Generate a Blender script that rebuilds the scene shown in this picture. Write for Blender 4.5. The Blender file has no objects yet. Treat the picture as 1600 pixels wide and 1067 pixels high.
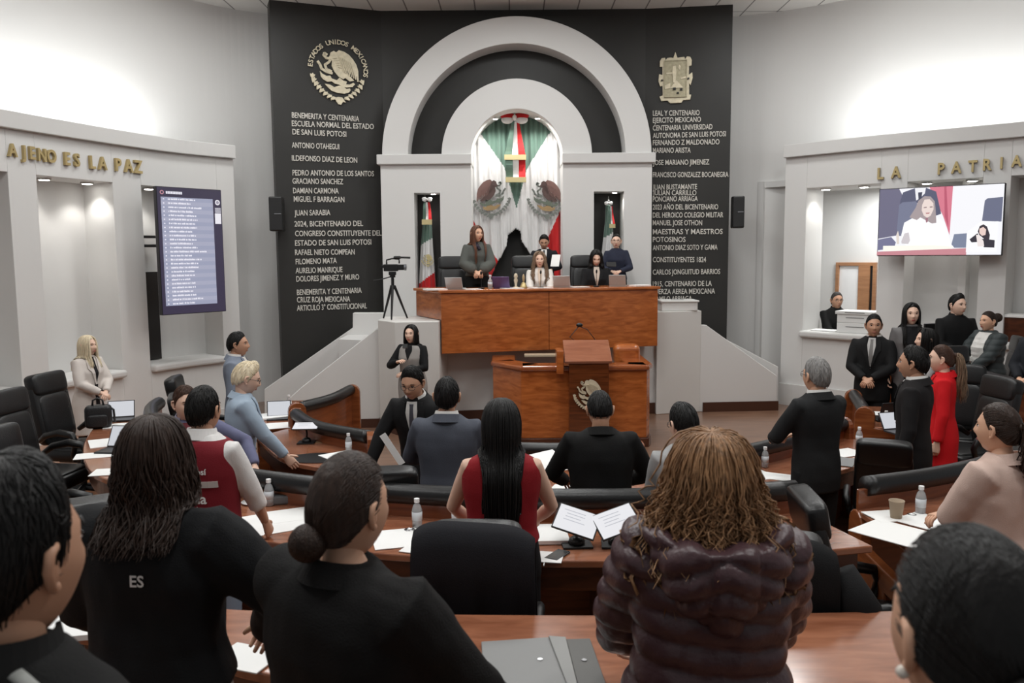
import bpy, bmesh, math, random
import numpy as np
from mathutils import Vector, Matrix, Quaternion
from mathutils.bvhtree import BVHTree

scene = bpy.context.scene
COL = scene.collection
PI = math.pi
R = math.radians
rng = np.random.default_rng(7)
random.seed(7)

# ------------------------------------------------------------------ camera
FPX = 1300.0
CAM_Z = 2.5
TILT = math.atan(136.5 / FPX)
ROLL = R(0.45)
cam_data = bpy.data.cameras.new('camera')
cam_data.sensor_width = 36.0
cam_data.lens = 36.0 * FPX / 1600.0
cam_data.clip_start = 0.05
cam_data.clip_end = 100
cam_data.dof.use_dof = True
cam_data.dof.focus_distance = 7.5
cam_data.dof.aperture_fstop = 5.6
cam = bpy.data.objects.new('camera', cam_data)
COL.objects.link(cam)
FW = Vector((0, math.cos(TILT), -math.sin(TILT)))
RT0 = Vector((1, 0, 0))
UP0 = RT0.cross(FW)
RT = RT0 * math.cos(ROLL) - UP0 * math.sin(ROLL)
UP = UP0 * math.cos(ROLL) + RT0 * math.sin(ROLL)
cam.matrix_world = Matrix(((RT.x, UP.x, -FW.x, 0), (RT.y, UP.y, -FW.y, 0), (RT.z, UP.z, -FW.z, CAM_Z), (0, 0, 0, 1)))
scene.camera = cam
CAM = Vector((0, 0, CAM_Z))

# ------------------------------------------------------------------ world, exposure
scene.view_settings.view_transform = 'Standard'
scene.view_settings.look = 'None'
scene.view_settings.gamma = 1.0
scene.view_settings.exposure = 0.25
scene.view_settings.use_curve_mapping = False
world = bpy.data.worlds.new('world')
scene.world = world
world.use_nodes = True
world.node_tree.nodes['Background'].inputs[0].default_value = (0.97, 0.985, 1.0, 1)
world.node_tree.nodes['Background'].inputs[1].default_value = 0.22
scene.cycles.max_bounces = 6
scene.cycles.diffuse_bounces = 4
scene.cycles.glossy_bounces = 3
scene.cycles.transmission_bounces = 4
scene.cycles.caustics_reflective = False
scene.cycles.caustics_refractive = False
scene.cycles.sample_clamp_indirect = 6

def area_light(name, loc, target, sx, sy, power, color=(0.98, 1.0, 1.0), spread=180):
    l = bpy.data.lights.new(name, 'AREA')
    l.shape = 'RECTANGLE'; l.size = sx; l.size_y = sy; l.energy = power; l.color = color
    l.spread = R(spread)
    o = bpy.data.objects.new(name, l); COL.objects.link(o)
    o.location = loc
    d = Vector(target) - Vector(loc)
    o.rotation_euler = d.to_track_quat('-Z', 'Y').to_euler()
    return o

CEIL = 6.5
LAMPS = [(x, y) for y in (11.6, 8.6, 5.4, 2.2) for x in (-3.4, 0.2, 3.8)]
for (x, y) in LAMPS:
    area_light('ceiling_lamp_light', (x, y, CEIL - 0.09), (x, y, 0), 0.9, 0.9, 49)

# ------------------------------------------------------------------ pixel helpers
def ray(px, py):
    return (FW + RT * ((px - 800) / FPX) - UP * ((py - 533.5) / FPX))
def G(px, py, z):
    """point where the sight line through a pixel meets the level z"""
    d = ray(px, py); t = (z - CAM_Z) / d.z
    return CAM + d * t
def D(px, py, Y):
    d = ray(px, py); return CAM + d * (Y / d.y)
def GA(px, py, z):
    p = G(px, py, z); return (p.x, p.y)

class VPlane:
    """a vertical plane through two plan points: u runs from A to B, off towards the hall"""
    def __init__(s, A, B):
        s.A = Vector((A[0], A[1], 0)); b = Vector((B[0], B[1], 0))
        s.len = (b - s.A).length
        s.d = (b - s.A).normalized(); s.n = Vector((s.d.y, -s.d.x, 0))
    def at(s, px, py, off=0.0):
        d = ray(px, py); o = s.A + s.n * off
        t = (o - CAM).dot(s.n) / d.dot(s.n)
        p = CAM + d * t
        return ((p - s.A).dot(s.d), p.z)
    def w(s, u, off, z):
        p = s.A + s.d * u + s.n * off
        return (p.x, p.y, z)

# ------------------------------------------------------------------ colour, materials
def lin(c):
    out = []
    for v in c[:3]:
        v = v / 255.0
        out.append(v / 12.92 if v <= 0.04045 else ((v + 0.055) / 1.055) ** 2.4)
    return (out[0], out[1], out[2], 1.0)

_mats = {}
def mat(name, rgb, rough=0.6, spec=0.5, metal=0.0, bump=0.0, bscale=60.0, var=0.0, vscale=3.0, stretch=(1, 1, 1), coat=0.0, trans=0.0, sheen=0.0, detail=4.0):
    key = (name, tuple(rgb), rough, bump, var)
    if key in _mats: return _mats[key]
    m = bpy.data.materials.new(name); m.use_nodes = True
    nt = m.node_tree; b = nt.nodes['Principled BSDF']
    c = lin(rgb)
    b.inputs['Base Color'].default_value = c
    b.inputs['Roughness'].default_value = rough
    b.inputs['Specular IOR Level'].default_value = spec
    b.inputs['Metallic'].default_value = metal
    if coat: b.inputs['Coat Weight'].default_value = coat; b.inputs['Coat Roughness'].default_value = 0.12
    if trans: b.inputs['Transmission Weight'].default_value = trans
    if sheen: b.inputs['Sheen Weight'].default_value = sheen
    if bump or var:
        tc = nt.nodes.new('ShaderNodeTexCoord'); mp = nt.nodes.new('ShaderNodeMapping')
        mp.inputs['Scale'].default_value = stretch
        nt.links.new(tc.outputs['Object'], mp.inputs['Vector'])
    if bump:
        n = nt.nodes.new('ShaderNodeTexNoise'); n.inputs['Scale'].default_value = bscale; n.inputs['Detail'].default_value = detail
        bm = nt.nodes.new('ShaderNodeBump'); bm.inputs['Strength'].default_value = bump; bm.inputs['Distance'].default_value = 0.01
        nt.links.new(mp.outputs['Vector'], n.inputs['Vector']); nt.links.new(n.outputs['Fac'], bm.inputs['Height'])
        nt.links.new(bm.outputs['Normal'], b.inputs['Normal'])
    if var:
        n2 = nt.nodes.new('ShaderNodeTexNoise'); n2.inputs['Scale'].default_value = vscale; n2.inputs['Detail'].default_value = 5
        cr = nt.nodes.new('ShaderNodeValToRGB')
        cr.color_ramp.elements[0].position = 0.3; cr.color_ramp.elements[1].position = 0.7
        cr.color_ramp.elements[0].color = (c[0] * (1 - var), c[1] * (1 - var), c[2] * (1 - var), 1)
        cr.color_ramp.elements[1].color = (min(1, c[0] * (1 + var)), min(1, c[1] * (1 + var)), min(1, c[2] * (1 + var)), 1)
        nt.links.new(mp.outputs['Vector'], n2.inputs['Vector']); nt.links.new(n2.outputs['Fac'], cr.inputs['Fac'])
        nt.links.new(cr.outputs['Color'], b.inputs['Base Color'])
    _mats[key] = m
    return m

def wood(name, c1, c2, rough=0.25, stretch=(1.2, 1.2, 12), scale=2.2, coat=0.3):
    m = bpy.data.materials.new(name); m.use_nodes = True
    nt = m.node_tree; b = nt.nodes['Principled BSDF']
    tc = nt.nodes.new('ShaderNodeTexCoord'); mp = nt.nodes.new('ShaderNodeMapping'); mp.inputs['Scale'].default_value = stretch
    n = nt.nodes.new('ShaderNodeTexNoise'); n.inputs['Scale'].default_value = scale; n.inputs['Detail'].default_value = 7; n.inputs['Distortion'].default_value = 0.6
    cr = nt.nodes.new('ShaderNodeValToRGB')
    cr.color_ramp.elements[0].position = 0.32; cr.color_ramp.elements[1].position = 0.68
    cr.color_ramp.elements[0].color = lin(c1); cr.color_ramp.elements[1].color = lin(c2)
    nt.links.new(tc.outputs['Object'], mp.inputs['Vector']); nt.links.new(mp.outputs['Vector'], n.inputs['Vector'])
    nt.links.new(n.outputs['Fac'], cr.inputs['Fac']); nt.links.new(cr.outputs['Color'], b.inputs['Base Color'])
    b.inputs['Roughness'].default_value = rough
    b.inputs['Coat Weight'].default_value = coat; b.inputs['Coat Roughness'].default_value = 0.15
    return m

def emis(name, rgb, strength=1.0):
    key = ('em', name, tuple(rgb), strength)
    if key in _mats: return _mats[key]
    m = bpy.data.materials.new(name); m.use_nodes = True
    b = m.node_tree.nodes['Principled BSDF']
    b.inputs['Base Color'].default_value = (0.01, 0.01, 0.01, 1)
    b.inputs['Emission Color'].default_value = lin(rgb); b.inputs['Emission Strength'].default_value = strength
    b.inputs['Roughness'].default_value = 0.3
    _mats[key] = m
    return m

# ------------------------------------------------------------------ mesh building
class MB:
    def __init__(s): s.v = []; s.f = []; s.m = []
    def add(s, vs, fs, mi=0):
        o = len(s.v)
        s.v.extend([tuple(map(float, p)) for p in vs])
        s.f.extend([tuple(i + o for i in f) for f in fs]); s.m.extend([mi] * len(fs))
        return s
    def box(s, c, size, rz=0.0, mi=0, M=None):
        hx, hy, hz = size[0] / 2, size[1] / 2, size[2] / 2
        ca, sa = math.cos(rz), math.sin(rz)
        vs = []
        for z in (-hz, hz):
            for x, y in ((-hx, -hy), (hx, -hy), (hx, hy), (-hx, hy)):
                p = Vector((x * ca - y * sa + c[0], x * sa + y * ca + c[1], z + c[2]))
                vs.append(M @ p if M else p)
        return s.add(vs, [(3, 2, 1, 0), (4, 5, 6, 7), (0, 1, 5, 4), (1, 2, 6, 5), (2, 3, 7, 6), (3, 0, 4, 7)], mi)
    def loft(s, rings, cap=True, mi=0, closed=True):
        n = len(rings[0]); vs = [p for r in rings for p in r]; fs = []
        for i in range(len(rings) - 1):
            for j in range(n if closed else n - 1):
                k = (j + 1) % n
                fs.append((i * n + j, i * n + k, (i + 1) * n + k, (i + 1) * n + j))
        if cap and closed:
            fs.append(tuple(range(n - 1, -1, -1))); fs.append(tuple((len(rings) - 1) * n + j for j in range(n)))
        return s.add(vs, fs, mi)
    def tube(s, path, rad, n=8, mi=0, cap=True, flat=1.0):
        P = np.array(path, float); m = len(P)
        rad = np.full(m, rad) if np.isscalar(rad) else np.array(rad, float)
        t = np.gradient(P, axis=0); t /= (np.linalg.norm(t, axis=1)[:, None] + 1e-9)
        a = np.array([0, 0, 1.0]) if abs(t[0][2]) < 0.9 else np.array([1.0, 0, 0])
        rings = []
        u = np.cross(t[0], a); u /= np.linalg.norm(u) + 1e-9
        ang = np.linspace(0, 2 * PI, n, endpoint=False)
        for i in range(m):
            u = u - t[i] * np.dot(u, t[i]); u /= np.linalg.norm(u) + 1e-9
            w = np.cross(t[i], u)
            rings.append([P[i] + rad[i] * (math.cos(x) * u + flat * math.sin(x) * w) for x in ang])
        return s.loft(rings, cap, mi)
    def ell(s, c, r, nu=16, nv=10, mi=0, M=None):
        vs = [(c[0], c[1], c[2] + r[2])]; fs = []
        for i in range(1, nv):
            ph = PI * i / nv
            for j in range(nu):
                a = 2 * PI * j / nu
                vs.append((c[0] + r[0] * math.sin(ph) * math.cos(a), c[1] + r[1] * math.sin(ph) * math.sin(a), c[2] + r[2] * math.cos(ph)))
        vs.append((c[0], c[1], c[2] - r[2]))
        for j in range(nu): fs.append((0, 1 + j, 1 + (j + 1) % nu))
        for i in range(nv - 2):
            for j in range(nu):
                a = 1 + i * nu + j; b = 1 + i * nu + (j + 1) % nu
                fs.append((a, a + nu, b + nu, b))
        L = len(vs) - 1; o = 1 + (nv - 2) * nu
        for j in range(nu): fs.append((L, o + (j + 1) % nu, o + j))
        if M: vs = [M @ Vector(p) for p in vs]
        return s.add(vs, fs, mi)
    def cyl(s, c, r, h, n=20, mi=0, r2=None):
        r2 = r if r2 is None else r2
        rings = [[(c[0] + q * math.cos(2 * PI * j / n), c[1] + q * math.sin(2 * PI * j / n), c[2] + z) for j in range(n)] for q, z in ((r, 0), (r2, h))]
        return s.loft(rings, True, mi)
    def lathe(s, c, prof, n=20, mi=0):
        return s.loft([[(c[0] + q * math.cos(2 * PI * j / n), c[1] + q * math.sin(2 * PI * j / n), c[2] + z) for j in range(n)] for q, z in prof], True, mi)
    def extr(s, poly, fn, t0, t1, mi=0):
        """polygon of 2D points; fn(a, b, t) -> 3D; extruded between t0 and t1"""
        n = len(poly)
        vs = [fn(a, b, t0) for a, b in poly] + [fn(a, b, t1) for a, b in poly]
        fs = [tuple(range(n - 1, -1, -1)), tuple(range(n, 2 * n))] + [(j, (j + 1) % n, n + (j + 1) % n, n + j) for j in range(n)]
        return s.add(vs, fs, mi)
    def mesh(s, name, mats, smooth=False):
        me = bpy.data.meshes.new(name)
        me.from_pydata(s.v, [], s.f)
        for m in (mats if isinstance(mats, (list, tuple)) else [mats]): me.materials.append(m)
        if any(s.m): me.polygons.foreach_set('material_index', s.m)
        if smooth: me.polygons.foreach_set('use_smooth', [True] * len(me.polygons))
        me.update()
        return me
    def build(s, name, mats, parent=None, smooth=False, bevel=0.0, label=None, seg=2, fix=True):
        me = s.mesh(name, mats, smooth)
        if fix:
            bm = bmesh.new(); bm.from_mesh(me); bmesh.ops.recalc_face_normals(bm, faces=bm.faces); bm.to_mesh(me); bm.free()
        return link(name, me, parent, bevel, label, seg)

def link(name, me, parent=None, bevel=0.0, label=None, seg=2):
    o = bpy.data.objects.new(name, me); COL.objects.link(o)
    if parent: o.parent = parent
    if bevel:
        b = o.modifiers.new('bevel', 'BEVEL'); b.width = bevel; b.segments = seg; b.limit_method = 'ANGLE'; b.angle_limit = R(40)
    if label: o['label'] = label
    return o

def tag(o, label, cat, group=None, kind=None):
    o['label'] = label; o['category'] = cat
    if group: o['group'] = group
    if kind: o['kind'] = kind
    return o
def thing(name, label, cat, loc=(0, 0, 0), rz=0.0, group=None):
    o = bpy.data.objects.new(name, None); COL.objects.link(o)
    o.empty_display_size = 0.1
    o.location = loc; o.rotation_euler = (0, 0, rz)
    return tag(o, label, cat, group)
def struct(o):
    o['kind'] = 'structure'; return o
def dup(root, loc, rz, label, group=None):
    kids = {}
    for c in list(bpy.data.objects):
        if c.parent: kids.setdefault(c.parent.name, []).append(c)
    r = root.copy(); COL.objects.link(r); r.location = loc; r.rotation_euler = (0, 0, rz); r['label'] = label
    if group: r['group'] = group
    for ch in kids.get(root.name, []):
        c = ch.copy(); COL.objects.link(c); c.parent = r
        for g in kids.get(ch.name, []):
            d = g.copy(); COL.objects.link(d); d.parent = c
    return r

def text_geo(txt, size=1.0, extrude=0.0, bold=0.0):
    cu = bpy.data.curves.new('lettering', 'FONT'); cu.body = txt; cu.size = size; cu.extrude = extrude; cu.offset = bold
    cu.resolution_u = 3
    o = bpy.data.objects.new('lettering', cu); COL.objects.link(o)
    dg = bpy.context.evaluated_depsgraph_get(); dg.update()
    me = bpy.data.meshes.new_from_object(o.evaluated_get(dg))
    v = np.array([x.co[:] for x in me.vertices]).reshape(-1, 3); f = [tuple(p.vertices) for p in me.polygons]
    bpy.data.objects.remove(o); bpy.data.curves.remove(cu); bpy.data.meshes.remove(me)
    return v, f

WHITE = mat('white_paint', (212, 211, 209), 0.75, 0.3, bump=0.05, bscale=25)
WHITE2 = mat('warm_white_paint', (205, 204, 202), 0.75, 0.3)
BLACKP = mat('black_wall_paint', (42, 41, 39), 0.5, 0.4, var=0.10, vscale=1.5)
WOOD_D = wood('orange_brown_veneer', (146, 76, 32), (186, 106, 52), 0.26, stretch=(2.0, 2.0, 9))
WOOD_T = wood('brown_desk_wood', (134, 82, 58), (164, 108, 80), 0.16, stretch=(2, 9, 2), coat=0.6)
WOOD_K = wood('dark_desk_wood', (52, 25, 14), (86, 44, 24), 0.3, stretch=(2, 2, 8))
WOOD_B = mat('dark_brown_skirting', (70, 42, 30), 0.4)
BLK = mat('black_plastic', (12, 12, 13), 0.4)
LEATH = mat('black_leather', (16, 16, 17), 0.36, 0.5, bump=0.12, bscale=90)
GOLD = mat('pale_gold_metal', (214, 204, 178), 0.42, 0.5, metal=0.25, var=0.12, vscale=20)
BRASS = mat('brass_letter', (190, 170, 122), 0.3, 0.5, metal=0.6)
PAPER = mat('white_paper', (236, 236, 234), 0.7, 0.2)
CHROME = mat('steel', (170, 170, 172), 0.25, 0.5, metal=1.0)
GREYM = mat('grey_metal', (120, 122, 126), 0.35, 0.5, metal=0.6)
# ================================================================== ROOM SHELL
CX, CY = 0.5, 9.5                      # centre of the hemicycle
def pol(r, th): return (CX + r * math.sin(th), CY - r * math.cos(th))

FLOOR = wood('polished_floor_boards', (110, 82, 66), (132, 100, 80), 0.3, stretch=(1.2, 7, 1), scale=1.6, coat=0.3)
mb = MB(); mb.box((0, 6.5, -0.05), (19, 21, 0.1)); struct(mb.build('floor', FLOOR))
def ring_slab(name, r0, r1, t0, t1, z0, z1, m):
    b = MB(); rings = []
    for i in range(49):
        th = t0 + (t1 - t0) * i / 48
        (xa, ya), (xb, yb) = pol(r0, th), pol(r1, th)
        rings.append([(xa, ya, z0), (xb, yb, z0), (xb, yb, z1), (xa, ya, z1)])
    b.loft(rings); return struct(b.build(name, m))
FLOOR2 = wood('platform_boards', (124, 80, 52), (156, 106, 70), 0.3, stretch=(6, 1.2, 1), scale=1.6, coat=0.3)
ring_slab('floor_tier', 4.32, 6.42, R(-112), R(112), 0.0, 0.2, FLOOR2)
ring_slab('floor_upper_tier', 6.42, 9.6, R(-60), R(60), 0.0, 0.42, FLOOR2)

# ceiling with square tiles
m = bpy.data.materials.new('ceiling_tiles'); m.use_nodes = True
nt = m.node_tree; b = nt.nodes['Principled BSDF']; b.inputs['Roughness'].default_value = 0.8
tc = nt.nodes.new('ShaderNodeTexCoord'); br = nt.nodes.new('ShaderNodeTexBrick')
br.offset = 0.0; br.inputs['Scale'].default_value = 1.0; br.inputs['Mortar Size'].default_value = 0.012
br.inputs['Brick Width'].default_value = 0.56; br.inputs['Row Height'].default_value = 1.2
br.inputs['Color1'].default_value = lin((214, 212, 208)); br.inputs['Color2'].default_value = lin((208, 206, 202)); br.inputs['Mortar'].default_value = lin((120, 118, 116))
nt.links.new(tc.outputs['Object'], br.inputs['Vector']); nt.links.new(br.outputs['Color'], b.inputs['Base Color'])
mb = MB(); mb.box((0, 7.6, CEIL + 0.06), (19, 16.2, 0.12)); struct(mb.build('ceiling', m))
LAMPM = emis('lamp_diffuser', (255, 250, 240), 3.0)
for k, (x, y) in enumerate(LAMPS):
    t = thing('ceiling_lamp', 'square recessed ceiling lamp with white frame above the hall', 'ceiling lamp', (x, y, CEIL), 0, 'ceiling lamps of the hall')
    f = MB()
    for dx, dy, sx, sy in ((0, .48, 1.0, .05), (0, -.48, 1.0, .05), (.48, 0, .05, 1.0), (-.48, 0, .05, 1.0)): f.box((dx, dy, -.02), (sx, sy, .05))
    f.build('frame', WHITE2, t)
    f = MB(); f.box((0, 0, -.005), (.92, .92, .02)); f.build('diffuser', LAMPM, t)

# ------------------------------------------------------------------ black panels and arch
PLf = VPlane((-3.77, 13.55), (-2.12, 14.2))
PMf = VPlane((-2.6, 14.2), (2.6, 14.2))
PRf = VPlane((2.25, 14.2), (3.63, 14.0))
mb = MB()
def slabp(mb, P, u0, u1, z0, z1, o0, o1, mi=0):
    vs = [P.w(u, o, z) for z in (z0, z1) for (u, o) in ((u0, o0), (u1, o0), (u1, o1), (u0, o1))]
    mb.add(vs, [(3, 2, 1, 0), (4, 5, 6, 7), (0, 1, 5, 4), (1, 2, 6, 5), (2, 3, 7, 6), (3, 0, 4, 7)], mi)
slabp(mb, PLf, 0, PLf.len + .12, 0, CEIL, -.3, 0)
wall_bl = struct(mb.build('wall_black_left', BLACKP))
mb = MB(); slabp(mb, PRf, -.12, PRf.len, 0, CEIL, -.3, 0)
wall_br = struct(mb.build('wall_black_right', BLACKP))

OFF = 0.42
uc, zc = PMf.at(807, 243, OFF)
ua, _ = PMf.at(597, 243, OFF); ub, _ = PMf.at(1018, 243, OFF)
RO = (ub - ua) / 2; uc = (ua + ub) / 2
RI = RO * 170 / 210.5; RO2 = RO * 118 / 210.5; RI2 = RO * 72 / 210.5
def arch(mb, r0, r1, o0, o1, n=64, mi=0):
    rings = []
    for i in range(n + 1):
        a = PI * i / n; c, s_ = math.cos(a), math.sin(a)
        rings.append([PMf.w(uc + r * c, o, zc + r * s_) for r, o in ((r0, o0), (r1, o0), (r1, o1), (r0, o1))])
    mb.loft(rings, True, mi)
mb = MB(); arch(mb, RI, RO, -.05, OFF); arch(mb, RI2, RO2, -.4, OFF - .04)
_, zl1 = PMf.at(807, 255, OFF + .06)
zl0 = zl1
STAGE = 1.25
# piers with slot niches
uL = [PMf.at(p, 380, OFF)[0] for p in (597, 648, 688.5, 737)]
uR = [PMf.at(p, 380, OFF)[0] for p in (884, 928, 975, 1018)]
uL[3] = uc - RI2; uR[0] = uc + RI2
znt = PMf.at(668, 301, OFF)[1]
struct(mb.build('wall_arch', WHITE, bevel=.008))
for (u0, u1, u2, u3) in (uL, uR):
    for (p0, p1, z0_, z1_) in ((u0, u1, STAGE - .1, zc), (u2, u3, STAGE - .1, zc), (u1, u2, znt, zc), (u1, u2, STAGE - .1, STAGE + .005)):
        mb = MB(); slabp(mb, PMf, p0, p1, z0_, z1_, -.4, OFF - .02); struct(mb.build('wall_pier', WHITE))
mb = MB()
for (u0, u3) in ((uL[0] - .05, uL[3] + .01), (uR[0] - .01, uR[3] + .05)):
    slabp(mb, PMf, u0, u3, zl1, zc + .03, -.35, OFF + .05)
struct(mb.build('trim_1', WHITE2, bevel=.012))
# black recess of the arch, black field above it, black backing of the niches and of the flags
mb = MB(); arch(mb, RO2 - .05, RI + .05, -.12, -.06)
n = 40
for i in range(n):
    a0, a1 = uc - RO - .25 + (2 * RO + .5) * i / n, uc - RO - .25 + (2 * RO + .5) * (i + 1) / n
    def zz(u):
        d = RO ** 2 - (u - uc) ** 2
        return zc - .2 + (math.sqrt(d) if d > 0 else 0)
    vs = [PMf.w(a0, 0, zz(a0)), PMf.w(a1, 0, zz(a1)), PMf.w(a1, 0, CEIL), PMf.w(a0, 0, CEIL),
          PMf.w(a0, -.2, zz(a0)), PMf.w(a1, -.2, zz(a1)), PMf.w(a1, -.2, CEIL), PMf.w(a0, -.2, CEIL)]
    mb.add(vs, [(0, 1, 2, 3), (7, 6, 5, 4)])
for q in (uL, uR): slabp(mb, PMf, q[1] - .03, q[2] + .03, STAGE, znt + .03, -.3, -.1)
slabp(mb, PMf, uL[3] - .3, uR[0] + .3, STAGE - .1, zc + RI2 + .3, -.75, -.6)
struct(mb.build('wall_black_back', BLACKP, fix=False))

# ------------------------------------------------------------------ stage block, stairs, parapets
PS = VPlane((-1.9, 12.12), (3.05, 13.02))   # stage front wall
mb = MB()
fl = [PS.w(0, 0, 0)[:2], PS.w(PS.len, 0, 0)[:2], (3.05, 14.6), (-2.6, 14.6), (-2.6, 12.4)]
mb.extr(fl, lambda a, b_, t: (a, b_, t), 0, STAGE)
struct(mb.build('stage', WHITE))
mb = MB(); slabp(mb, PS, .9, PS.len + .02, 0, .17, 0, .03)
struct(mb.build('baseboard_stage', WOOD_B))
PC = mat('pedestal_paint', (208, 206, 202), 0.7, 0.3)
def block(name, corners, z0, z1, m, bevel=.01):
    b = MB(); b.extr(corners, lambda a, c, t: (a, c, t), z0, z1); return struct(b.build(name, m, bevel=bevel))
a_ = D(618, 560, 11.45); b_ = D(686, 560, 11.5); c_ = D(592, 560, 11.85)
block('pedestal_left', [(a_.x, 11.45), (b_.x, 11.5), (b_.x + .08, 12.5), (c_.x, 12.5), (c_.x, 11.85)], 0, 1.58, PC)
block('trim_2', [(a_.x, 11.42), (b_.x + .01, 11.47), (b_.x + .08, 12.0), (c_.x - .02, 12.0), (c_.x - .02, 11.84)], 0, .15, WOOD_B, 0)
a_ = D(1026, 560, 12.75); b_ = D(1095, 560, 12.95)
block('pedestal_right', [(a_.x, 12.75), (b_.x, 12.95), (b_.x, 13.7), (a_.x, 13.7)], 0, 1.6, PC)
# parapets: outline traced on their own vertical plane, 0.16 m thick
def parapet(name, P, pts, th, m):
    b = MB(); poly = [P.at(x, y) if y < 9000 else (P.at(x, 640)[0], 0.0) for x, y in pts]
    b.extr(poly, lambda u, z, t: P.w(u, t, max(0, z)), 0, -th); return struct(b.build(name, m, bevel=.01))
PF = VPlane((-4.2, 11.75), (-1.6, 12.0))
parapet('wall_stair_front', PF, [(452, 9999), (452, 622), (470, 606), (588, 514), (598, 514), (598, 9999)], .16, WHITE)
PB = VPlane((-5.0, 13.1), (-2.0, 13.1))
parapet('wall_stair_back', PB, [(413, 9999), (413, 608), (551, 512), (551, 489), (600, 489), (600, 9999)], .16, WHITE)
mb = MB()
for i in range(7):     # steps between the parapets rise towards the stage
    x0 = -3.25 + i * 0.24
    mb.box(((x0 - 1.9) / 2 + .0, 12.53, .0875 * (i + 1)), (-1.9 - x0, 1.1, .175 * (i + 1)))
struct(mb.build('stair_left', wood('stair_boards', (84, 50, 34), (112, 70, 48), 0.35)))
mb = MB(); slabp(mb, PF, .35, 2.62, 0, .13, -.02, .025); struct(mb.build('baseboard_stair', WOOD_B))
PG = VPlane((2.9, 12.95), (4.25, 13.05))
parapet('wall_stair_right_front', PG, [(1093, 9999), (1093, 508), (1104, 508), (1214, 587), (1214, 9999)], .14, WHITE)
PH = VPlane((2.9, 13.3), (4.35, 13.35))
parapet('wall_stair_right_back', PH, [(1085, 9999), (1085, 500), (1111, 518), (1216, 573), (1216, 9999)], .2, WHITE)
mb = MB(); slabp(mb, PG, .1, 1.32, 0, .15, 0, .03); struct(mb.build('baseboard_stair_right', WOOD_B))

# ------------------------------------------------------------------ curved side walls
class Poly:
    def __init__(s, pts, n=60):
        P = np.array(pts, float); m = len(P)
        ext = np.vstack([2 * P[0] - P[1], P, 2 * P[-1] - P[-2]]); out = []
        for i in range(m - 1):
            p0, p1, p2, p3 = ext[i:i + 4]
            for t in np.linspace(0, 1, n // (m - 1), endpoint=False):
                out.append(.5 * ((2 * p1) + (-p0 + p2) * t + (2 * p0 - 5 * p1 + 4 * p2 - p3) * t * t + (-p0 + 3 * p1 - 3 * p2 + p3) * t ** 3))
        out.append(P[-1]); s.P = np.array(out)
        s.s = np.concatenate([[0], np.cumsum(np.linalg.norm(np.diff(s.P, axis=0), axis=1))]); s.len = s.s[-1]
    def pt(s, q, off=0.0):
        x = np.interp(q, s.s, s.P[:, 0]); y = np.interp(q, s.s, s.P[:, 1])
        e = .05; x1 = np.interp(min(q + e, s.len), s.s, s.P[:, 0]); y1 = np.interp(min(q + e, s.len), s.s, s.P[:, 1])
        x0 = np.interp(max(q - e, 0), s.s, s.P[:, 0]); y0 = np.interp(max(q - e, 0), s.s, s.P[:, 1])
        d = np.array([x1 - x0, y1 - y0]); d /= np.linalg.norm(d)
        return (x + d[1] * off, y - d[0] * off)
    def at(s, px, py, off=0.0):
        d = ray(px, py); best = None
        Q = np.linspace(0, s.len, 600); pts = np.array([s.pt(q, off) for q in Q])
        f = pts[:, 0] * d.y - pts[:, 1] * d.x
        k = np.argmin(np.abs(f)); q = Q[k]
        t = pts[k][1] / d.y
        return q, CAM_Z + d.z * t
    def slab(s, mb, s0, s1, z0, z1, o0, o1, mi=0):
        n = max(2, int((s1 - s0) / .12) + 1); rings = []
        for q in np.linspace(s0, s1, n):
            (xa, ya), (xb, yb) = s.pt(q, o0), s.pt(q, o1)
            rings.append([(xa, ya, z0), (xb, yb, z0), (xb, yb, z1), (xa, ya, z1)])
        mb.loft(rings, True, mi)
WL = Poly([(-6.75, 6.2), (-6.35, 8.2), (-5.94, 9.65), (-5.67, 10.5), (-5.3, 11.5), (-4.87, 12.4), (-4.3, 13.12)])
WR = Poly([(4.43, 13.62), (5.49, 12.5), (6.94, 11.27), (8.2, 9.9), (9.0, 8.2)])
ZC = 4.0
def side_wall(name, W, niches, ztop, zsill, cz, dep=.55):
    b = MB(); prev = 0.0
    for (s0, s1) in niches:
        W.slab(b, prev, s0, 0, ZC, -dep, 0)
        W.slab(b, s0, s1, 0, zsill - .04, -dep, 0); W.slab(b, s0, s1, ztop, ZC, -dep, 0)
        prev = s1
    W.slab(b, prev, W.len, 0, ZC, -dep, 0)
    return struct(b.build(name, WHITE, bevel=.006))
sl = lambda p, y=420: WL.at(p, y)[0]
nL = [(WL.at(20, 420)[0] - 1.5, sl(22)), (sl(66), sl(183)), (sl(228), sl(345))]
nL[0] = (max(.6, sl(22) - 1.2), sl(22))
side_wall('wall_left', WL, nL, 3.5, .95, ZC)
sr = lambda p, y=420: WR.at(p, y)[0]
nR = [(sr(1257), sr(1371)), (sr(1412), sr(1530)), (sr(1573), sr(1573) + 1.3)]
side_wall('wall_right', WR, nR, 3.5, 1.22, ZC)
# niche backs, sills
mb = MB()
for (s0, s1) in nL: WL.slab(mb, s0 - .1, s1 + .1, .5, 3.7, -.62, -.54)
for (s0, s1) in nR[1:]: WR.slab(mb, s0 - .1, s1 + .1, .5, 3.7, -.62, -.54)
struct(mb.build('wall_niche_back', WHITE2))
mb = MB()
for (s0, s1) in nL: WL.slab(mb, s0, s1, .86, .96, -.55, .09)
for (s0, s1) in nR: WR.slab(mb, s0 - .03, s1 + .03, 1.14, 1.24, -.55, .09)
struct(mb.build('trim_3', WHITE2, bevel=.03))
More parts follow.
